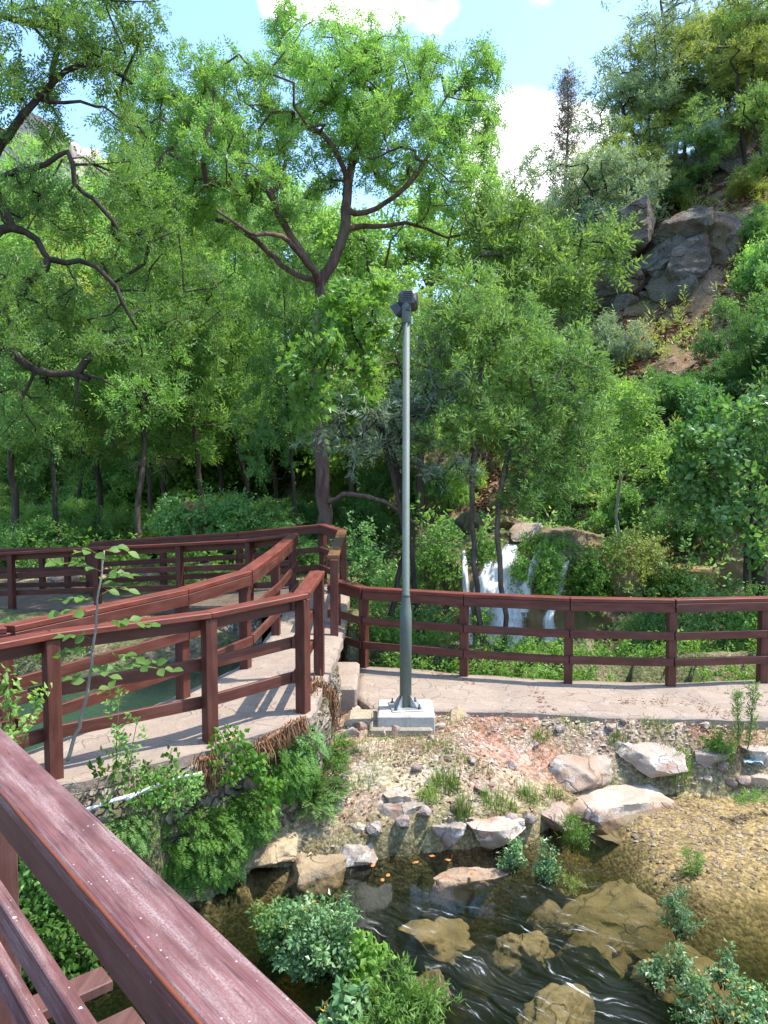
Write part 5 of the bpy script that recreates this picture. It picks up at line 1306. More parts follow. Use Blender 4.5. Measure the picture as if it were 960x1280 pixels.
ring = [i for i in range(nu)] + [j * nu + nu - 1 for j in range(1, nv)] + [(nv - 1) * nu + i for i in range(nu - 2, -1, -1)] + [j * nu for j in range(nv - 2, 0, -1)]
F_ += [(ring[k], ring[(k + 1) % len(ring)], n0 + ring[(k + 1) % len(ring)], n0 + ring[k]) for k in range(len(ring))]
o0 = V_[nu * nv // 2].copy(); mb = MB(); mb.add([v - o0 for v in V_ + back], F_); o = mb.build('travertine_ledge', M['wetrock'], None, True); o.location = o0
tag(o, 'wet brown travertine ledge that the waterfall runs down', 'rock ledge')
R2 = 'travertine rocks of the waterfall'
def farrock(label, px, py, Y, w, h, dep, seed, mat, rz=0, flat=0.0, cuts=6, rough=.1, group=R2, name='rock', tilt=(0, 0)):
    q = at(px, py, Y); m = Y / FPX; rock(label, q, (w * m / 2, dep / 2, h * m / 2), seed, M[mat], rz, 4, name, 'rock', group, cuts, rough, flat, tilt)
farrock('orange ochre travertine column left of the waterfall', 560, 740, 12.5, 46, 130, .7, 31, 'orange')
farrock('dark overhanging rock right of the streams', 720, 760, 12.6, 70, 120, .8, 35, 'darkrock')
farrock('mossy ochre rock at the right foot of the green ledge', 772, 720, 12.4, 70, 70, .7, 36, 'traver')
farrock('long brown travertine terrace behind the right railing', 850, 722, 12.9, 150, 62, .9, 37, 'traver', 0, .5)
farrock('brown travertine block at the right end of the terrace', 925, 735, 12.6, 90, 80, .9, 38, 'traver')
farrock('upper mossy orange ledge on the right', 800, 690, 13.6, 90, 26, .6, 39, 'orange', -.1, .5)
farrock('rightmost upper orange ledge near the dark trunk', 900, 705, 13.4, 90, 30, .6, 40, 'orange', -.15, .5)
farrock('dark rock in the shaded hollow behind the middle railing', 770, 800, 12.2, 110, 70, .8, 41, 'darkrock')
farrock('pale boulder behind the railing left of the waterfall foot', 570, 820, 11.0, 40, 36, .4, 42, 'pinkrock', 0, 0, 5, .06, None)
farrock('small pale stone behind the rail beside the lamp post', 535, 835, 10.6, 26, 20, .25, 43, 'rock', 0, 0, 5, .06, None)
farrock('flat tilted grey slab lying above the waterfall', 656, 662, 12.9, 74, 22, .8, 44, 'slab', .35, .3, 14, .04, None, 'rock', (.12, -.32))
farrock('brown rock under the tilted slab above the waterfall', 625, 658, 13.6, 60, 30, .8, 45, 'wetrock', 0, 0, 12)
farrock('reddish rock at the left of the tilted slab', 590, 655, 13.8, 44, 36, .6, 46, 'wetrock', 0, 0, 12)
farrock('reddish leaf covered mound behind the left railings', 245, 650, 17.5, 44, 54, .9, 47, 'root', 0, 0, 4, .12, None, 'mound')
for i, (px, py, w, h, m_) in enumerate(((45, 735, 70, 26, 'tanrock'), (90, 728, 60, 30, 'pinkrock'), (10, 745, 40, 40, 'slab'), (130, 722, 50, 26, 'pinkrock'), (185, 718, 40, 20, 'rock'), (260, 712, 40, 18, 'pinkrock'), (62, 700, 60, 18, 'tanrock'), (30, 672, 24, 16, 'slab'))):
    q = at(px, py, 15.6 + .2 * i); rock(('tan', 'pinkish', 'grey', 'pink grey', 'pale', 'rosy', 'yellowish', 'light grey')[i] + ' boulder seen through the far left railings beyond the pond', q, (w * 15.6 / FPX / 2, .4, h * 15.6 / FPX / 2), 150 + i, M[m_], .2 * i, 4, 'boulder', 'boulder', 'boulders beyond the pond')
# cushions of greenery on the ledge
def cushion(label, px, py, Y, rx, ry, rz_, n, size, mat, kind='round', seed=1, group='green cushions around the waterfall', cat='plant', name='hanging_greenery', out=(0, -.8, .5)):
    g = np.random.default_rng(seed + 77); v = g.normal(size=(n, 3)); v /= np.linalg.norm(v, axis=1)[:, None]; pos = v * np.array([rx, ry, rz_]) * (g.random(n) ** .35)[:, None] * (1 + .25 * g.normal(size=(n, 1)))
    ob = link(name, leaves(name, kind, pos, v + np.array(out) * .6, size, seed, .35, np.clip(fbm(pos * 3, 2, 2) * 1.3 - .15, 0, 1)), M[mat]); ob.location = at(px, py, Y + .12); return tag(ob, label, cat, group)
cushion('bright green cushion between the left and main streams', 604, 690, 12.2, .22, .2, .22, 200, .13, 'bright', 'round', 1)
cushion('green cushion hanging between main and middle streams', 650, 716, 11.95, .08, .14, .3, 130, .11, 'bright', 'round', 2)
cushion('large green cushion between middle and right streams', 684, 718, 11.9, .2, .22, .45, 360, .11, 'bright', 'round', 3)
cushion('green cushion hanging right of the right stream', 737, 722, 11.9, .34, .26, .42, 420, .12, 'fern', 'round', 4)
cushion('green fringe on top of the ledge above the middle streams', 678, 684, 12.45, .45, .25, .14, 260, .12, 'bright', 'round', 5)
cushion('small green tuft clinging under the left stream', 600, 775, 11.85, .1, .1, .12, 60, .1, 'bright', 'round', 22)
cushion('dark green growth beside the orange column', 545, 705, 12.0, .34, .3, .5, 260, .16, 'bright', 'round', 6)
cushion('leafy growth low behind the railing left of the lamp post', 475, 790, 10.6, .36, .3, .5, 300, .15, 'bright', 'round', 7)
cushion('leafy growth behind the rail between lamp post and waterfall', 525, 790, 10.9, .36, .3, .42, 260, .15, 'mid', 'round', 8)
cushion('dark ivy behind the corner of the rearmost railing', 450, 720, 12.6, .45, .4, .8, 420, .16, 'dark', 'round', 9)
cushion('bright carpet of plants at the waterfall foot, middle', 640, 838, 10.3, .5, .3, .16, 330, .11, 'lime', 'round', 10)
cushion('bright carpet of plants at the foot of the railing, right of the waterfall', 715, 842, 10.0, .55, .3, .14, 330, .11, 'lime', 'round', 11)
cushion('bright plants behind the left part of the right railing', 585, 835, 10.6, .3, .25, .16, 160, .11, 'bright', 'round', 12)
cushion('dark green mound behind the middle of the right railing', 815, 790, 11.0, .42, .35, .5, 420, .14, 'mid', 'round', 13)
cushion('green mound behind the right end of the railing', 895, 790, 10.8, .6, .4, .55, 620, .14, 'mid', 'round', 14)
cushion('low dark hedge of leaves by the right railing foot', 870, 838, 9.9, .6, .25, .2, 420, .12, 'fern', 'round', 15)
cushion('leafy tangle on the travertine terrace', 790, 700, 12.3, .5, .35, .4, 380, .15, 'olive', 'round', 16)
cushion('green tangle spilling over the right terrace', 840, 735, 12.2, .5, .35, .35, 380, .15, 'fern', 'round', 17)
cushion('green leaves at the far right behind the railing', 940, 780, 10.6, .35, .3, .5, 330, .14, 'bright', 'round', 18)
cushion('ivy clump right of the reddish mound at the back', 285, 650, 17.2, .8, .6, .5, 420, .22, 'dark', 'round', 19)
cushion('ivy clump left of the reddish mound at the back', 222, 655, 17.2, .45, .5, .5, 260, .22, 'dark', 'round', 20)
cushion('pale green plants beside the pond under the railings', 30, 800, 9.9, .8, .3, .16, 300, .13, 'bright', 'round', 21)

# ------------------------------------------------------------------ the big spreading tree
def traced(S, pts, r0, r1, start=None):
    P = [at(px, py, Y) - S.o for px, py, Y in pts]
    if start is not None: start = S.near(P[0])
    return S.limb(P, r0, r1, start, .18, .014)
def finish(S, name, label, cat, mat, bark, spr, size, per, rt=.008, rnd_=.7, up=.25, group=None, cl=.8):
    root = thing(name, label, cat, S.o, group); S.trunk_mesh('trunk', rt).build('trunk', M[bark], root, True)
    pos, dr = S.spray_points(per, up, rnd_); c = np.clip((fbm(pos * cl, 3, 8) - .28) * 1.8 + S.g.normal(size=len(pos)) * .12, 0, 1)
    link('crown', leaves('crown', spr, pos, dr, size, 77, .45, c), M[mat], root); return root
def pxcloud(S, blobs, dens, dy=1.5):
    out = []
    for b in blobs:
        px, py, rx, ry, Y = b[:5]; d = b[5] if len(b) > 5 else dy; m = Y / FPX; n = int(dens * rx * ry / 1000) + 3
        out.append(ellip(at(px, py, Y) - S.o, (rx * m, d, ry * m), n, S.g))
    return np.vstack(out)
YT = 14.5; S = Skel(5); b = at(407, 650, YT); S.o = Vector((b.x, YT, H(b.x, YT) - .1))
c = traced(S, [(407, 690, YT), (406, 640, YT), (402, 580, YT), (400, 500, YT + .05), (399, 420, YT), (402, 352, YT)], .14, .10)
traced(S, [(402, 352, YT), (428, 300, YT - .1), (434, 250, YT), (438, 205, YT + .2), (460, 165, YT + .3), (474, 120, YT + .3)], .085, .02, 1)
traced(S, [(436, 225, YT), (420, 190, YT - .3), (400, 165, YT - .4)], .05, .02, 1)
traced(S, [(433, 268, YT), (470, 262, YT - .4), (500, 240, YT - .7), (530, 205, YT - 1), (545, 170, YT - 1)], .055, .015, 1)
traced(S, [(432, 285, YT), (470, 283, YT + .5), (520, 282, YT + .9), (560, 296, YT + 1.2), (590, 290, YT + 1.3)], .055, .015, 1)
traced(S, [(400, 350, YT), (372, 310, YT - .3), (350, 270, YT - .5), (335, 240, YT - .7), (300, 218, YT - .9), (258, 232, YT - 1)], .065, .015, 1)
traced(S, [(340, 245, YT - .6), (358, 205, YT - .8), (350, 170, YT - .8)], .045, .02, 1)
traced(S, [(399, 352, YT), (366, 342, YT + .5), (335, 315, YT + .9), (300, 285, YT + 1.2), (250, 270, YT + 1.4)], .06, .015, 1)
traced(S, [(398, 356, YT), (385, 330, YT - .8), (350, 295, YT - 1.4), (310, 290, YT - 2), (270, 262, YT - 2.3)], .06, .02, 1)
traced(S, [(460, 165, YT + .3), (500, 140, YT + .6), (530, 110, YT + .8)], .04, .015, 1)
traced(S, [(412, 625, YT), (440, 618, YT - .4), (480, 628, YT - .8), (520, 655, YT - 1.2), (548, 680, YT - 1.4), (575, 668, YT - 1.6)], .05, .012, 1)
S.grow(pxcloud(S, [(190, 130, 50, 50, YT), (175, 175, 45, 45, YT), (240, 120, 50, 40, YT), (200, 270, 50, 40, YT), (245, 175, 70, 45, YT), (215, 235, 50, 40, YT - .5), (300, 140, 60, 45, YT), (300, 200, 70, 35, YT - 1), (360, 120, 50, 40, YT), (362, 60, 26, 40, YT, .6), (355, 25, 10, 16, YT, .4), (420, 90, 50, 45, YT), (410, 160, 60, 35, YT), (455, 55, 26, 26, YT, .8), (480, 110, 60, 45, YT), (520, 85, 40, 30, YT + .4), (550, 130, 50, 45, YT), (500, 180, 70, 40, YT - .5), (585, 180, 34, 40, YT), (570, 230, 50, 35, YT), (608, 110, 20, 50, YT, .6), (600, 80, 14, 20, YT, .4), (596, 270, 30, 24, YT + .5), (330, 250, 55, 22, YT - 1), (250, 285, 50, 25, YT + 1), (470, 210, 40, 20, YT + .5), (390, 215, 40, 22, YT), (545, 270, 30, 18, YT + 1), (440, 130, 60, 60, YT + .8)], 22, 1.7), .3, .05, .03, 12)
finish(S, 'spreading_tree', 'large spreading tree with forking crooked limbs behind the railing corner', 'tree', 'ash', 'redbark', 'pinnate', .175, 6, .0062)

# overhanging tree on the left, its trunk out of the picture
YL = 9.6; S = Skel(9); S.o = Vector((-7.2, 9.8, H(-7.2, 9.8) - .1))
S.limb([(0, 0, -.2), (.2, .1, 2.0), (.5, 0, 4.0), (.9, -.2, 6.0), (1.6, -.3, 8.0), (2.3, -.3, 9.6)], .3, .08, None, .3, .04)
def tr2(pts, r0, r1, first=True):
    P = [at(px, py, Y) - S.o for px, py, Y in pts]; k = S.near(P[0]); return S.limb([Vector(S.P[k])] + P, r0, r1, k, .14, .014)
tr2([(-30, 300, YL), (15, 285, YL), (45, 300, YL), (62, 325, YL), (100, 326, YL), (135, 345, YL + .1), (152, 378, YL + .1), (170, 408, YL + .2)], .07, .02)
tr2([(-30, 440, YL - .4), (10, 436, YL - .4), (45, 464, YL - .4), (88, 467, YL - .4), (112, 474, YL - .4)], .07, .04)
tr2([(95, 466, YL - .4), (120, 440, YL - .4), (165, 424, YL - .3)], .05, .03)
tr2([(105, 468, YL - .4), (130, 474, YL - .5), (145, 484, YL - .5)], .025, .01)
tr2([(95, 470, YL - .4), (98, 495, YL - .4), (92, 515, YL - .4)], .022, .008)
tr2([(-10, 210, YL), (35, 135, YL), (68, 105, YL), (100, 82, YL), (135, 85, YL + .2), (165, 105, YL + .3)], .07, .02)
tr2([(64, 105, YL), (68, 70, YL), (82, 40, YL + .2), (85, 5, YL + .2)], .04, .02)
tr2([(0, 20, YL), (40, 30, YL), (62, 60, YL)], .04, .015)
tr2([(20, 215, YL), (58, 205, YL), (85, 190, YL), (95, 230, YL), (130, 260, YL), (148, 288, YL)], .04, .01)
tr2([(60, 128, YL), (100, 128, YL), (130, 135, YL), (150, 148, YL)], .025, .01)
A_ = pxcloud(S, [(30, 60, 60, 50, YL), (120, 40, 60, 40, YL), (175, 20, 40, 26, YL, .8), (30, 150, 35, 50, YL), (130, 80, 40, 22, YL), (60, 10, 60, 25, YL), (15, 240, 30, 40, YL), (60, 265, 50, 28, YL + .5), (150, 160, 30, 30, YL + 1), (130, 250, 50, 40, YL + .8), (190, 230, 40, 40, YL + 1), (40, 370, 50, 30, YL), (110, 390, 50, 30, YL + .5), (170, 330, 50, 40, YL + 1), (220, 320, 40, 40, YL + 1.3), (20, 430, 40, 30, YL - .5), (150, 440, 40, 25, YL), (210, 400, 40, 30, YL + 1), (15, 520, 40, 40, YL), (5, 340, 25, 30, YL - .8), (260, 370, 30, 30, YL + 1.5)], 12, 1.0)
S.grow(A_, .3, .05, .03, 8)
finish(S, 'overhanging_tree', 'old tree reaching in from the left edge with thick crooked dark branches', 'tree', 'ash', 'darkbark', 'pinnate', .15, 6, .0045)

# bright saplings in front of the waterfall, maple, silver bush
def midtree(name, label, cat, trunk, blobs, mat, bark, spr, size, per, dens=12, r0=.05, r1=.02, seed=1, dy=.8, extra=(), rt=.005):
    S = Skel(seed); b = at(*trunk[0]); S.o = b; S.limb([at(*p) - b for p in trunk], r0, r1, None, .25, .015)
    for ex in extra: traced(S, ex, r0 * .5, .01, 1)
    S.grow(pxcloud(S, blobs, dens, dy), .25, .03, .03, 3); return finish(S, name, label, cat, mat, bark, spr, size, per, rt, .7, .25, None, 1.2)
midtree('slender_tree', 'slender bright green tree whose trunk crosses the left stream of the waterfall', 'tree', [(604, 846, 10.1), (598, 760, 10.15), (592, 680, 10.2), (590, 600, 10.3), (596, 520, 10.4), (604, 450, 10.5)], [(600, 400, 60, 40, 10.6), (560, 420, 40, 40, 10.4), (640, 440, 50, 40, 10.6), (590, 470, 60, 36, 10.4), (560, 380, 40, 30, 10.9), (620, 530, 50, 34, 10.4), (560, 540, 36, 30, 10.2), (595, 360, 30, 20, 11)], 'lime', 'bark', 'narrow', .18, 7, 19, .04, .015, 21, rt=.0034)
midtree('slender_tree', 'slender green tree whose trunk crosses the main stream of the waterfall', 'tree', [(630, 846, 10.0), (632, 770, 10.0), (622, 700, 10.0), (624, 640, 10.1), (634, 570, 10.2), (640, 500, 10.3)], [(680, 470, 50, 40, 10.6), (700, 520, 50, 36, 10.6), (660, 560, 50, 34, 10.4), (720, 580, 40, 34, 10.6), (690, 610, 40, 26, 10.4), (650, 620, 30, 24, 10.3), (740, 540, 30, 30, 10.8), (650, 400, 36, 30, 10.8), (700, 430, 34, 26, 11), (730, 470, 24, 20, 10.8)], 'mid', 'bark', 'narrow', .18, 7, 19, .034, .012, 22, rt=.0034)
midtree('maple_tree', 'young maple with large lime leaves just left of the lamp post top', 'tree', [(488, 770, 10.4), (505, 690, 10.4), (498, 620, 10.5), (482, 560, 10.5), (470, 480, 10.4), (440, 410, 10.3)], [(410, 375, 30, 22, 10.2), (440, 390, 40, 30, 10.3), (400, 430, 40, 26, 10.0), (385, 470, 30, 26, 9.9), (430, 450, 40, 30, 10.3), (400, 510, 36, 22, 10.0), (460, 420, 30, 24, 10.6), (440, 500, 30, 20, 10.4), (470, 360, 24, 16, 10.6)], 'maple', 'darkbark', 'lobed', .2, 5, 11, .04, .015, 23, .6)
midtree('silver_bush', 'silvery narrow leaved bush behind the lamp post at half its height', 'bush', [(520, 770, 10.8), (515, 700, 10.8), (505, 620, 10.7), (490, 560, 10.6)], [(450, 525, 40, 22, 10.2), (490, 515, 40, 26, 10.4), (530, 500, 36, 30, 10.5), (560, 480, 34, 26, 10.5), (540, 440, 30, 24, 10.7), (500, 560, 50, 24, 10.5), (400, 545, 24, 14, 10.2), (560, 590, 30, 16, 10.1), (450, 560, 36, 18, 10.5)], 'silver', 'darkbark', 'narrow', .22, 4, 13, .035, .012, 24, .5)
midtree('young_tree', 'thin yellow green young tree on the slope right of the bright saplings', 'tree', [(775, 690, 12.6), (772, 620, 12.6), (778, 560, 12.6), (780, 510, 12.6)], [(780, 530, 46, 24, 12.5), (760, 560, 34, 22, 12.4), (800, 570, 36, 22, 12.5), (785, 500, 26, 14, 12.6)], 'lime', 'palebark', 'pinnate', .24, 4, 12, .03, .01, 25, .5)
midtree('fig_tree', 'broad leaved fig like tree at the right edge with pale glossy leaves', 'tree', [(935, 745, 10.9), (932, 690, 10.9), (940, 640, 10.9), (935, 590, 10.9), (925, 550, 11)], [(920, 520, 44, 24, 10.7), (890, 560, 40, 26, 10.6), (950, 560, 40, 40, 10.8), (900, 600, 50, 30, 10.6), (880, 640, 46, 30, 10.8), (930, 640, 40, 30, 10.6), (850, 600, 26, 24, 10.8), (870, 540, 24, 16, 10.7), (960, 500, 20, 20, 10.8), (950, 690, 20, 20, 10.8)], 'fig', 'darkbark', 'big', .17, 6, 14, .035, .012, 26, .6)
midtree('old_tree', 'thick mossy trunk at the right edge behind the railing', 'tree', [(962, 790, 10.9), (956, 740, 10.9), (950, 690, 11.0), (958, 640, 11.1), (975, 560, 11.2)], [(985, 480, 40, 40, 11.4), (1010, 420, 50, 40, 11.6)], 'dark', 'darkbark', 'round', .26, 4, 10, .16, .07, 27)
midtree('bent_tree', 'leaning tree with a dark hooked branch right of the lamp top', 'tree', [(720, 560, 14.2), (700, 480, 14), (650, 400, 13.6), (598, 352, 13.4), (585, 345, 13.3), (596, 320, 13.3)], [(720, 330, 70, 30, 14), (660, 300, 50, 34, 14.2), (755, 300, 24, 16, 14.2), (640, 340, 40, 26, 13.8), (690, 370, 50, 26, 13.6), (620, 290, 40, 30, 14.2), (715, 372, 26, 16, 13.8)], 'lime', 'darkbark', 'pinnate', .28, 5, 13, .06, .025, 28, 1.0, ([(648, 400, 13.6), (690, 392, 13.4), (728, 350, 13.4)], [(650, 402, 13.6), (625, 375, 13.2), (600, 350, 13.2)]))

# ------------------------------------------------------------------ background trees
W = 'woodland trees behind the pond'
for (px, Y, ty, var, mat, wd, bk, lab) in (
    (72, 17, 300, 0, 'mid', .9, 'darkbark', 'dark trunked slender tree behind the far left railing'), (166, 18, 240, 1, 'mid', .9, 'bark', 'straight grey trunked tree left of the reddish mound'), (124, 20.5, 240, 2, 'olive', .9, 'darkbark', 'thin dark twin stemmed tree between two thicker left trunks'),
    (20, 19, 200, 1, 'mid', 1.0, 'bark', 'leftmost slender woodland tree at the frame edge'), (256, 20, 270, 0, 'mid', .9, 'bark', 'slim woodland tree straight above the reddish mound'), (275, 24, 260, 2, 'lime', .9, 'darkbark', 'thin tree just right of the mound with paler leaves'), (322, 21, 300, 1, 'mid', .9, 'darkbark', 'leaning dark stem right of the mound'),
    (372, 17.5, 320, 0, 'dark', .7, 'darkbark', 'dark thin trunk next to the big spreading tree'), (205, 26, 250, 2, 'lime', 1.0, 'bark', 'pale leaved tree deep in the left wood'), (148, 29, 250, 0, 'olive', 1.0, 'bark', 'yellowish tree deep behind the twin stemmed one'), (45, 28, 230, 2, 'lime', 1.0, 'bark', 'light green tree deep behind the leftmost ones'), (300, 30, 240, 1, 'lime', 1.0, 'bark', 'light tree far back in the middle of the wood'), (348, 26, 260, 2, 'mid', 1.0, 'bark', 'middle green tree far back left of the spreading tree'),
    (95, 23, 320, 1, 'lime', .8, 'darkbark', 'short light tree with a dark stem beyond the pond'), (190, 21, 330, 0, 'gray', .9, 'bark', 'greyish tree right of the straight grey trunk')):
    bs, h = bytop(px, Y, ty); plantree(('slender', var), 'woodland_tree', lab, 'tree', bs, h, mat, None, W, wd, bk)
for (px, Y, ty, var, mat, wd, lab) in (
    (60, 34, 230, 0, 'mid', 1.1, 'broad crowned tree far behind the leftmost trunks'), (150, 37, 210, 1, 'lime', 1.1, 'broad light crown far behind the straight grey trunk'), (230, 34, 240, 2, 'mid', 1.1, 'broad crown far behind the mound'), (310, 37, 220, 0, 'lime', 1.1, 'broad light crown far behind the leaning stem'), (395, 33, 225, 1, 'mid', 1.1, 'broad crown behind the spreading tree trunk'), (470, 30, 222, 2, 'lime', 1.1, 'broad lime crown seen through the spreading tree limbs'), (540, 32, 216, 0, 'lime', 1.1, 'broad lime crown behind the right limbs of the spreading tree'), (610, 30, 235, 1, 'lime', 1.1, 'broad lime crown left of the skyline gap'), (665, 27, 275, 2, 'lime', 1.0, 'rounded lime tree under the white cloud'), (-20, 30, 180, 2, 'mid', 1.1, 'broad crown cut by the left frame edge'),
    (440, 21, 370, 0, 'lime', 1.0, 'lime tree behind the lamp head on the left'), (530, 19, 340, 1, 'lime', 1.0, 'lime tree directly behind the lamp head'), (590, 20, 330, 2, 'lime', 1.0, 'lime tree right of the lamp head'), (650, 18, 390, 0, 'mid', .9, 'green tree behind the bright saplings')):
    bs, h = bytop(px, Y, ty); plantree(('round', var), 'broadleaf_tree', lab, 'tree', bs, h, mat, None, 'broad crowned trees at the back', wd)
HT = 'trees on the right hillside'
def onhill(px, py, Y):
    """stand something on the terrain below pixel column px at depth Y"""
    x = at(px, 600, Y).x; return (x, Y, H(x, Y) - .05)
for (kind, var, px, Y, ty, mat, wd, name, lab) in (
    ('spire', 0, 702, 33, 88, 'rust', 1.1, 'conifer', 'tall narrow half bare conifer against the cloud'),
    ('hilltree', 0, 712, 26, 205, 'gray', 1.1, 'hillside_tree', 'grey green tree on the ridge below the conifer'), ('hilltree', 1, 752, 25, 195, 'gray', 1.1, 'hillside_tree', 'grey green tree right of the conifer with forked stems'), ('hilltree', 0, 680, 29, 225, 'gray', .9, 'hillside_tree', 'small grey tree left of the conifer foot'),
    ('wispy', 0, 640, 34, 195, 'gray', .7, 'wispy_tree', 'bare wispy tree against the cloud left of the conifer'), ('wispy', 0, 612, 30, 120, 'gray', .6, 'wispy_tree', 'wispy greyish treetop right of the big spreading crown'), 
    ('wispy', 0, 800, 29, 130, 'olive', 1.2, 'hillside_tree', 'light olive tree on the upper slope'), ('wispy', 0, 845, 30, 20, 'olive', 1.3, 'hillside_tree', 'tall open tree high on the slope with sky between its leaves'), ('wispy', 0, 815, 31, -40, 'gray', 1.2, 'hillside_tree', 'tall grey open tree reaching the top edge'), ('wispy', 0, 900, 29, -40, 'olive', 1.4, 'hillside_tree', 'tall open olive tree near the top right corner'), ('wispy', 0, 960, 27, -60, 'lime', 1.3, 'hillside_tree', 'light green tree in the top right corner'),
    ('hilltree', 0, 870, 27, 130, 'silver', 1.3, 'hillside_tree', 'pale silvery tree high on the slope'), ('hilltree', 1, 785, 27, 190, 'olive', 1.2, 'hillside_tree', 'olive tree above the rock at the skyline'), ('hilltree', 1, 920, 26, 60, 'olive', 1.3, 'hillside_tree', 'yellow olive tree at the right on the upper slope'), ('hilltree', 0, 830, 27, 180, 'gray', 1.2, 'hillside_tree', 'grey tree in the middle of the upper slope'), ('hilltree', 1, 955, 23, 110, 'lime', 1.1, 'hillside_tree', 'lime green tree at the right edge high up'),
    ('hilltree', 0, 765, 29, 150, 'olive', 1.35, 'hillside_tree', 'olive green tree right of the cloud'),
    ('hilltree', 1, 800, 30, 95, 'gray', 1.35, 'hillside_tree', 'grey green tree behind the olive one right of the cloud'),
    ('hilltree', 0, 838, 30, 60, 'olive', 1.35, 'hillside_tree', 'olive tree in the dense upper wood of the slope'),
    ('hilltree', 1, 885, 30, 25, 'gray', 1.35, 'hillside_tree', 'greyish tree near the top of the slope'),
    ('hilltree', 0, 935, 29.5, 0, 'olive', 1.35, 'hillside_tree', 'olive tree touching the top edge at the right'),
    ('hilltree', 1, 968, 29, 30, 'lime', 1.35, 'hillside_tree', 'light tree at the right edge near the top corner'),
    ('hilltree', 0, 862, 28.5, 110, 'olive', 1.35, 'hillside_tree', 'lower olive tree in the dense upper wood'),
    ('hilltree', 1, 912, 28, 95, 'lime', 1.35, 'hillside_tree', 'lime tree between the upper olive trees'),
    ('hilltree', 0, 778, 28, 200, 'gray', 1.35, 'hillside_tree', 'low grey tree at the skyline left of the pale rock'),
    ('hilltree', 1, 742, 28.5, 215, 'olive', 1.35, 'hillside_tree', 'low olive tree behind the grey ridge trees'),
    ('hilltree', 1, 872, 26.2, 165, 'lime', 1.3, 'hillside_tree', 'lime leaved tree with dark open stems above the cliff')):
    x = at(px, 600, Y).x; z = H(x, Y); h = max(1.6, at(px, ty, Y).z - z); plantree((kind, var), name, lab, 'tree', (x, Y, z - .05), h, mat, None, HT if name == 'hillside_tree' else None, wd, 'darkbark' if kind == 'hilltree' else None)
BT = 'bushes on the right hillside'
for (var, px, py, w, h, mat, kd, lab) in (
    (0, 835, 262, 80, 50, 'dark', 'shrub', 'dark green bush on top of the cliff'), (1, 945, 310, 70, 50, 'mid', 'shrub', 'green bush spreading right of the cliff top'), (1, 770, 470, 80, 80, 'gray', 'shrub', 'grey green bush below the leaf covered slope'), (0, 938, 430, 80, 70, 'mid', 'shrub', 'large green bush right of the leafy slope'), (2, 950, 480, 100, 90, 'dark', 'shrub', 'dark bush at the right edge of the slope'), (0, 955, 370, 80, 80, 'mid', 'shrub', 'bush at the right edge beside the cliff'), (1, 890, 500, 90, 50, 'dark', 'shrub', 'dark low bush under the large green one'), (2, 835, 530, 90, 70, 'dark', 'shrub', 'dark bush in the shade of the slope foot'), (0, 900, 565, 110, 90, 'dark', 'shrub', 'dark bush behind the fig like tree'), (0, 840, 620, 90, 90, 'mid', 'shrub', 'leafy dark green bush left of the fig like tree'), (1, 870, 690, 110, 90, 'dark', 'shrub', 'deep green bush above the travertine terrace'), (1, 720, 640, 90, 80, 'mid', 'shrub', 'green bush above the waterfall on the right'), (2, 690, 640, 60, 60, 'bright', 'shrub', 'bright small bush just above the tilted slab'), (0, 775, 660, 70, 60, 'mid', 'shrub', 'green bush at the foot of the young tree'), (2, 560, 640, 70, 70, 'mid', 'shrub', 'bush left of the rocks above the waterfall'), (0, 470, 660, 80, 90, 'dark', 'shrub', 'dark bush behind the railing corner on the right'), (1, 520, 640, 60, 70, 'dark', 'shrub', 'dark bush directly behind the lamp post'), (1, 440, 620, 60, 60, 'lime', 'shrub', 'light bush right of the spreading tree trunk'), (1, 715, 500, 80, 80, 'dark', 'shrub', 'dark bush behind the second sapling'), (0, 790, 330, 40, 30, 'olive', 'shrub', 'small olive bush left of the cliff'), (0, 770, 545, 70, 60, 'dark', 'shrub', 'dark bush behind the thin young tree'), (1, 935, 250, 60, 40, 'olive', 'shrub', 'olive bush beside the upper grey rock'), (1, 850, 265, 50, 40, 'olive', 'shrub', 'yellowish bush over the cliff edge'), (0, 950, 600, 90, 100, 'dark', 'shrub', 'dark bush at the right edge below the slope')):
    q = hit(px, py, 11.0); m = q.y / FPX; hh = h * m; plantree((kd, var), 'bush', lab, 'bush', (q.x, q.y, q.z - .05), hh * 1.05, mat, None, BT, (w / h) * .75)
for i, (px, Y, h, mat, lab) in enumerate(((10, 29, 4.2, 'mid', 'tall backdrop bush behind the leftmost trunks'), (60, 31, 4.6, 'lime', 'tall light backdrop bush behind the dark trunked tree'), (105, 28, 3.6, 'mid', 'tall backdrop bush behind the twin stemmed tree'), (150, 32, 4.8, 'bright', 'tall bright backdrop bush behind the straight grey trunk'), (200, 29, 4.0, 'lime', 'tall light backdrop bush left of the reddish mound'), (245, 31, 4.6, 'mid', 'tall backdrop bush far behind the reddish mound'), (292, 28, 3.8, 'bright', 'tall bright backdrop bush right of the mound'), (335, 31, 4.8, 'lime', 'tall light backdrop bush behind the leaning stem'), (378, 27, 4.2, 'mid', 'tall backdrop bush left of the spreading tree trunk'), (425, 25, 4.0, 'lime', 'tall light backdrop bush right of the spreading tree trunk'))):
    x = at(px, 600, Y).x; plantree(('shrub', i % 3), 'tall_bush', lab, 'bush', (x, Y, H(x, Y) - .05), h, mat, None, 'tall bushes closing the wood at the back', 1.25)
UB = 'undergrowth bushes in the left wood'
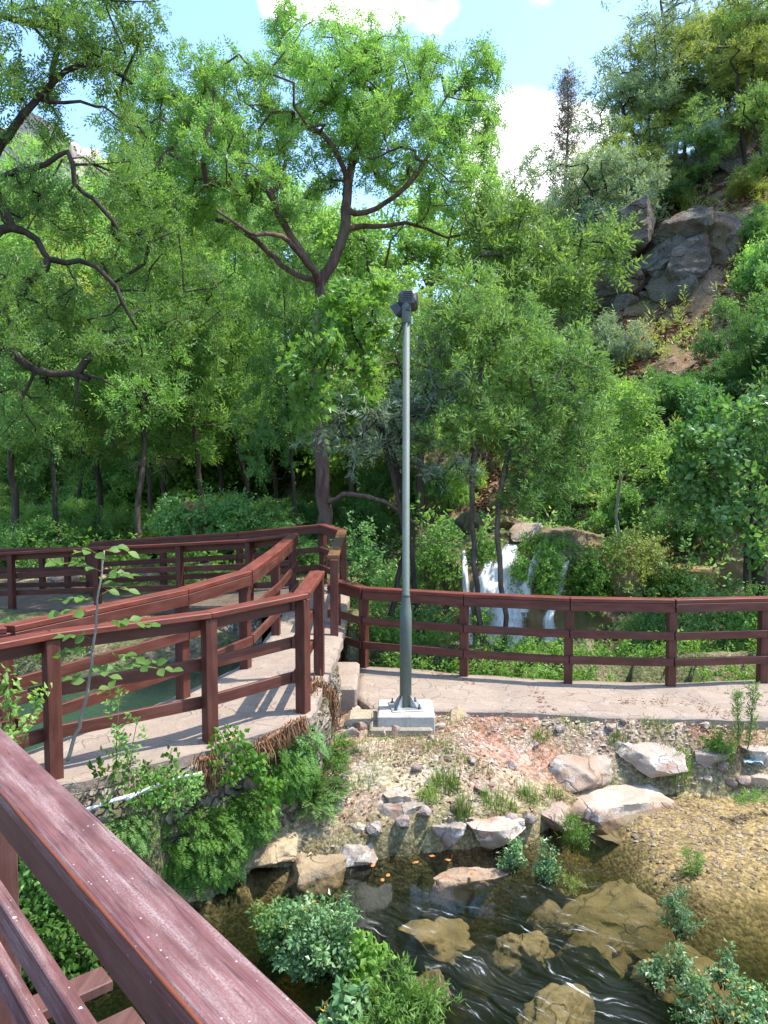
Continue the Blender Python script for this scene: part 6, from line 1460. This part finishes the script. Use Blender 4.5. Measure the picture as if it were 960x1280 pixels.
for i, (px, Y, h, mat) in enumerate(((30, 17, 1.3, 'mid'), (100, 19, 1.2, 'lime'), (190, 20, 1.5, 'lime'), (300, 18.5, 1.4, 'mid'), (345, 17, 1.5, 'dark'), (60, 22, 1.6, 'lime'), (140, 23, 1.6, 'bright'), (230, 23, 1.7, 'bright'), (290, 24, 1.7, 'lime'), (350, 22, 1.6, 'mid'), (10, 25, 1.8, 'lime'), (380, 20, 1.8, 'dark'), (170, 27, 2.0, 'lime'), (90, 28, 2.2, 'lime'), (250, 28, 2.2, 'lime'), (325, 28, 2.2, 'bright'))):
    x = at(px, 600, Y).x; plantree(('shrub', i % 3), 'bush', ('bright' if mat in ('lime', 'bright') else 'darker') + ' undergrowth bush on the wood floor ' + ('behind the far left railing' if px < 150 else 'around the reddish mound' if px < 310 else 'left of the spreading tree trunk'), 'bush', (x, Y, H(x, Y) - .05), h, mat, None, UB, 1.2)

# cliffs on the hill
def outcrop(label, px, py, w, h, dep, seed, rz=0, mat='cliff', group='rock outcrops on the hillside', Y=None, nb=20):
    q = hit(px, py, 12) if Y is None else at(px, py, Y); m = q.y / FPX; g = np.random.default_rng(seed); V_, F_ = [], []; k0 = 0
    W_, H_ = w * m / 2, h * m / 2
    for b in range(nb):
        f = .22 + .3 * g.random() if b else .7; me = rock_mesh('tmp', W_ * f * g.uniform(.8, 1.2), dep / 2 * f * 1.2, H_ * f * g.uniform(.8, 1.3), seed * 31 + b, 5, .4, 16, .05)
        n_ = len(me.vertices); co = np.empty(n_ * 3, np.float32); me.vertices.foreach_get('co', co); co = co.reshape(-1, 3).astype(float); fc = np.empty(len(me.polygons) * 3, np.int32); me.loops.foreach_get('vertex_index', fc); bpy.data.meshes.remove(me)
        a_ = g.uniform(-.5, .5); co = co @ np.array([[math.cos(a_), 0, -math.sin(a_)], [0, 1, 0], [math.sin(a_), 0, math.cos(a_)]])
        if b: co += np.array([g.uniform(-.85, .85) * W_, g.uniform(-.55, .3) * dep * .5, g.uniform(-.75, .75) * H_])
        V_.append(co); F_.append(fc.reshape(-1, 3) + k0); k0 += n_
    co = np.concatenate(V_); st = fbm(co * np.array([.8, .8, 2.4]) / max(W_, .6) * 2 + seed, 4, seed); co[:, 1] -= (st - .5) * .35 * H_; co += ((fbm(co * 3.3, 3, 4) - .5) * .12 * min(1, H_))[:, None] * np.array([.6, 1, .6])
    me = npmesh('rock_outcrop', co, np.concatenate(F_), smooth=True); me.set_sharp_from_angle(angle=math.radians(32)); o = link('rock_outcrop', me, M[mat])
    o.location = q + Vector((q.x, q.y, 0)).normalized() * dep * .15; o.rotation_euler = (-.2, 0, rz); return tag(o, label, 'rock', group)
outcrop('large dark grey fractured cliff in the middle of the right hillside', 862, 332, 250, 185, 3.6, 3, -.35)
outcrop('grey rock outcrop high at the right above the cliff', 905, 228, 150, 66, 1.8, 5, -.3)
outcrop('pale rock at the skyline left of the upper outcrop', 830, 208, 50, 40, 1.2, 7, -.3)
outcrop('dark rock recess at the left end of the cliff', 815, 262, 60, 44, 1.4, 9, -.3)
outcrop('rounded grey rock at the right edge beside the bushes', 955, 275, 40, 40, 1.0, 11, -.3)
outcrop('low dark rock in the leaf litter of the slope', 715, 420, 60, 60, 1.0, 13, -.3)
# pale cliff far away behind the trees on the left
o = outcrop('pale pinkish limestone cliff far behind the trees at upper left', 90, 290, 230, 280, 22, 21, .15, 'farcliff', None, 75)
# leaf litter, forest floor cover
g = np.random.default_rng(8)
x = g.uniform(2, 22, 60000); y = g.uniform(13.3, 32, 60000); zz, _ = HC(x, y), 0; s_ = .87 * (x - 3) + .5 * (y - 13.4); k = (s_ > .3) & (fbm(np.stack([x, y, 0 * x], 1) * .8, 3, 81) > .36) & (x < .62 * y); x, y, zz = x[k], y[k], zz[k]
n = len(x); dr = g.normal(size=(n, 3)); p_ = np.stack([x, y, zz + .02], 1); L = .16 * g.uniform(.6, 1.5, n)[:, None]; dr[:, 2] *= .4; dr /= np.linalg.norm(dr, axis=1)[:, None]; sd = np.cross(dr, g.normal(size=(n, 3)) * .4 + [0, 0, 1]); sd /= np.linalg.norm(sd, axis=1)[:, None]
Vv = np.stack([p_ - dr * L * .5, p_ - sd * L * .3 + [0, 0, .02], p_ + dr * L * .5, p_ + sd * L * .3 + [0, 0, .02]], 1).reshape(-1, 3)
tag(link('leaf_litter', npmesh('leaf_litter', Vv, np.arange(4 * n).reshape(-1, 4), fattr=g.random(n)), M['litter']), 'brown dead leaves covering the right hillside', 'leaf litter', kind='stuff')
def cover(name, label, n, x0, x1, y0, y1, mat, kind, size, test, hgt, seed):
    g = np.random.default_rng(seed); x = g.uniform(x0, x1, n); y = g.uniform(y0, y1, n); k = test(x, y); x, y = x[k], y[k]; z = HC(x, y) + g.random(len(x)) ** 2 * hgt
    d_ = g.normal(size=(len(x), 3)) * .6 + [0, -.2, .7]; tag(link(name, leaves(name, kind, np.stack([x, y, z], 1), d_, size, seed, .4), M[mat]), label, 'undergrowth', kind='stuff')
cover('undergrowth', 'bright green undergrowth covering the floor of the left wood', 9000, -18, 1.0, 14.6, 36, 'bright', 'round', .34, lambda x, y: (fbm(np.stack([x, y, 0 * x], 1) * .6, 3, 91) > .44) & (np.abs(x) < .56 * y), .5, 5)
cover('hill_scrub', 'low scrub and weeds scattered over the right hillside', 7000, 2, 24, 13.5, 34, 'olive', 'narrow', .34, lambda x, y: (fbm(np.stack([x, y, 0 * x], 1) * .5, 3, 92) > .48) & (x < .6 * y), .4, 6)
cover('slope_ivy', 'dark ivy and weeds covering the slope foot around the waterfall', 4200, -1.5, 8.5, 12.5, 16.5, 'mid', 'round', .22, lambda x, y: (fbm(np.stack([x, y, 0 * x], 1) * 1.1, 3, 93) > .5), .3, 7)
cover('stream_plants', 'low bright plants along the stream behind the right railing', 5200, -.3, 7.5, 9.0, 11.6, 'bright', 'round', .12, lambda x, y: (fbm(np.stack([x, y, 0 * x], 1) * 1.5, 3, 94) > .42) & (sdpoly(x, y, RIGHT_POLY) > .06) & ~((np.abs(x - 1.75) < 1.0) & (y > 10.3)), .2, 8)

# ------------------------------------------------------------------ sky and sun
EL, AZ = math.radians(64), math.radians(84)
sd_ = Vector((math.sin(AZ) * math.cos(EL), math.cos(AZ) * math.cos(EL), math.sin(EL)))
wd = bpy.data.worlds.new('World'); SC.world = wd; wd.use_nodes = True; nt = wd.node_tree; nt.nodes.clear()
N_ = nt.nodes.new; Lk = nt.links.new
out = N_('ShaderNodeOutputWorld'); bg = N_('ShaderNodeBackground'); sky = N_('ShaderNodeTexSky'); sky.sky_type = 'NISHITA'; sky.sun_disc = False; sky.sun_elevation = EL; sky.sun_rotation = AZ; sky.air_density = 1.0; sky.dust_density = 1.2; sky.ozone_density = 1.0
tc = N_('ShaderNodeTexCoord'); sx = N_('ShaderNodeSeparateXYZ'); Lk(tc.outputs['Generated'], sx.inputs[0])
def mth(op, a, b=0.0, cl=False):
    m = N_('ShaderNodeMath'); m.operation = op; m.use_clamp = cl
    for i, v in enumerate((a, b)):
        if isinstance(v, bpy.types.NodeSocket): Lk(v, m.inputs[i])
        else: m.inputs[i].default_value = v
    return m.outputs[0]
zc2 = mth('MAXIMUM', sx.outputs[2], .03); u = mth('DIVIDE', sx.outputs[0], mth('ADD', zc2, .25)); v = mth('DIVIDE', sx.outputs[1], mth('ADD', zc2, .25)); cb = N_('ShaderNodeCombineXYZ'); Lk(u, cb.inputs[0]); Lk(v, cb.inputs[1])
nz = N_('ShaderNodeTexNoise'); nz.inputs['Scale'].default_value = 2.3; nz.inputs['Detail'].default_value = 8; nz.inputs['Roughness'].default_value = .55; Lk(cb.outputs[0], nz.inputs['Vector'])
cl = mth('ADD', mth('MULTIPLY', nz.outputs[0], .75), .06)
for (px, py, wdt, amp) in ((660, 185, .07, .34), (622, 225, .075, .27), (705, 240, .08, .3), (420, -10, .065, .28), (480, -15, .06, .25), (345, 0, .035, .22), (680, -25, .04, .26), (762, 92, .022, .2), (540, 35, .018, .14), (565, 5, .02, .16), (740, 150, .03, .14), (100, 150, .09, .15)):
    r_ = ray(px, py).normalized(); dt = N_('ShaderNodeVectorMath'); dt.operation = 'DISTANCE'; Lk(tc.outputs['Generated'], dt.inputs[0]); dt.inputs[1].default_value = r_
    q_ = mth('DIVIDE', dt.outputs['Value'], wdt); e_ = mth('POWER', 2.718, mth('MULTIPLY', mth('MULTIPLY', q_, q_), -1.0)); cl = mth('ADD', cl, mth('MULTIPLY', e_, amp))
mr = N_('ShaderNodeMapRange'); mr.interpolation_type = 'SMOOTHSTEP'; Lk(cl, mr.inputs[0]); mr.inputs[1].default_value = .62; mr.inputs[2].default_value = .76
mxs = N_('ShaderNodeMix'); mxs.data_type = 'RGBA'; Lk(mr.outputs[0], mxs.inputs[0]); tn = N_('ShaderNodeMix'); tn.data_type = 'RGBA'; tn.blend_type = 'MULTIPLY'; tn.inputs[0].default_value = 1.0; Lk(sky.outputs[0], tn.inputs[6]); tn.inputs[7].default_value = (.74, .87, .98, 1); Lk(tn.outputs[2], mxs.inputs[6]); mxs.inputs[7].default_value = (5.2, 5.25, 5.3, 1)
Lk(mxs.outputs[2], bg.inputs[0]); bg.inputs[1].default_value = .15; Lk(bg.outputs[0], out.inputs[0])
sl = bpy.data.lights.new('sun', 'SUN'); sl.energy = 2.4; sl.angle = math.radians(.5); sl.color = (1, .95, .87); so = bpy.data.objects.new('sun', sl); COL.objects.link(so); so.rotation_euler = sd_.to_track_quat('Z', 'Y').to_euler(); so.location = (10, 12, 40)
SC.view_settings.view_transform = 'Standard'; SC.view_settings.look = 'None'; SC.view_settings.exposure = 1.86; SC.view_settings.gamma = 1.0
SC.render.engine = 'CYCLES'
try: SC.cycles.use_denoising = True; SC.cycles.denoiser = 'OPENIMAGEDENOISE'
except Exception as e: print(e)
SC.cycles.max_bounces = 8; SC.cycles.transparent_max_bounces = 16; SC.cycles.diffuse_bounces = 4; SC.cycles.glossy_bounces = 3; SC.cycles.transmission_bounces = 6; SC.cycles.volume_bounces = 1
SC.cycles.sample_clamp_indirect = 6
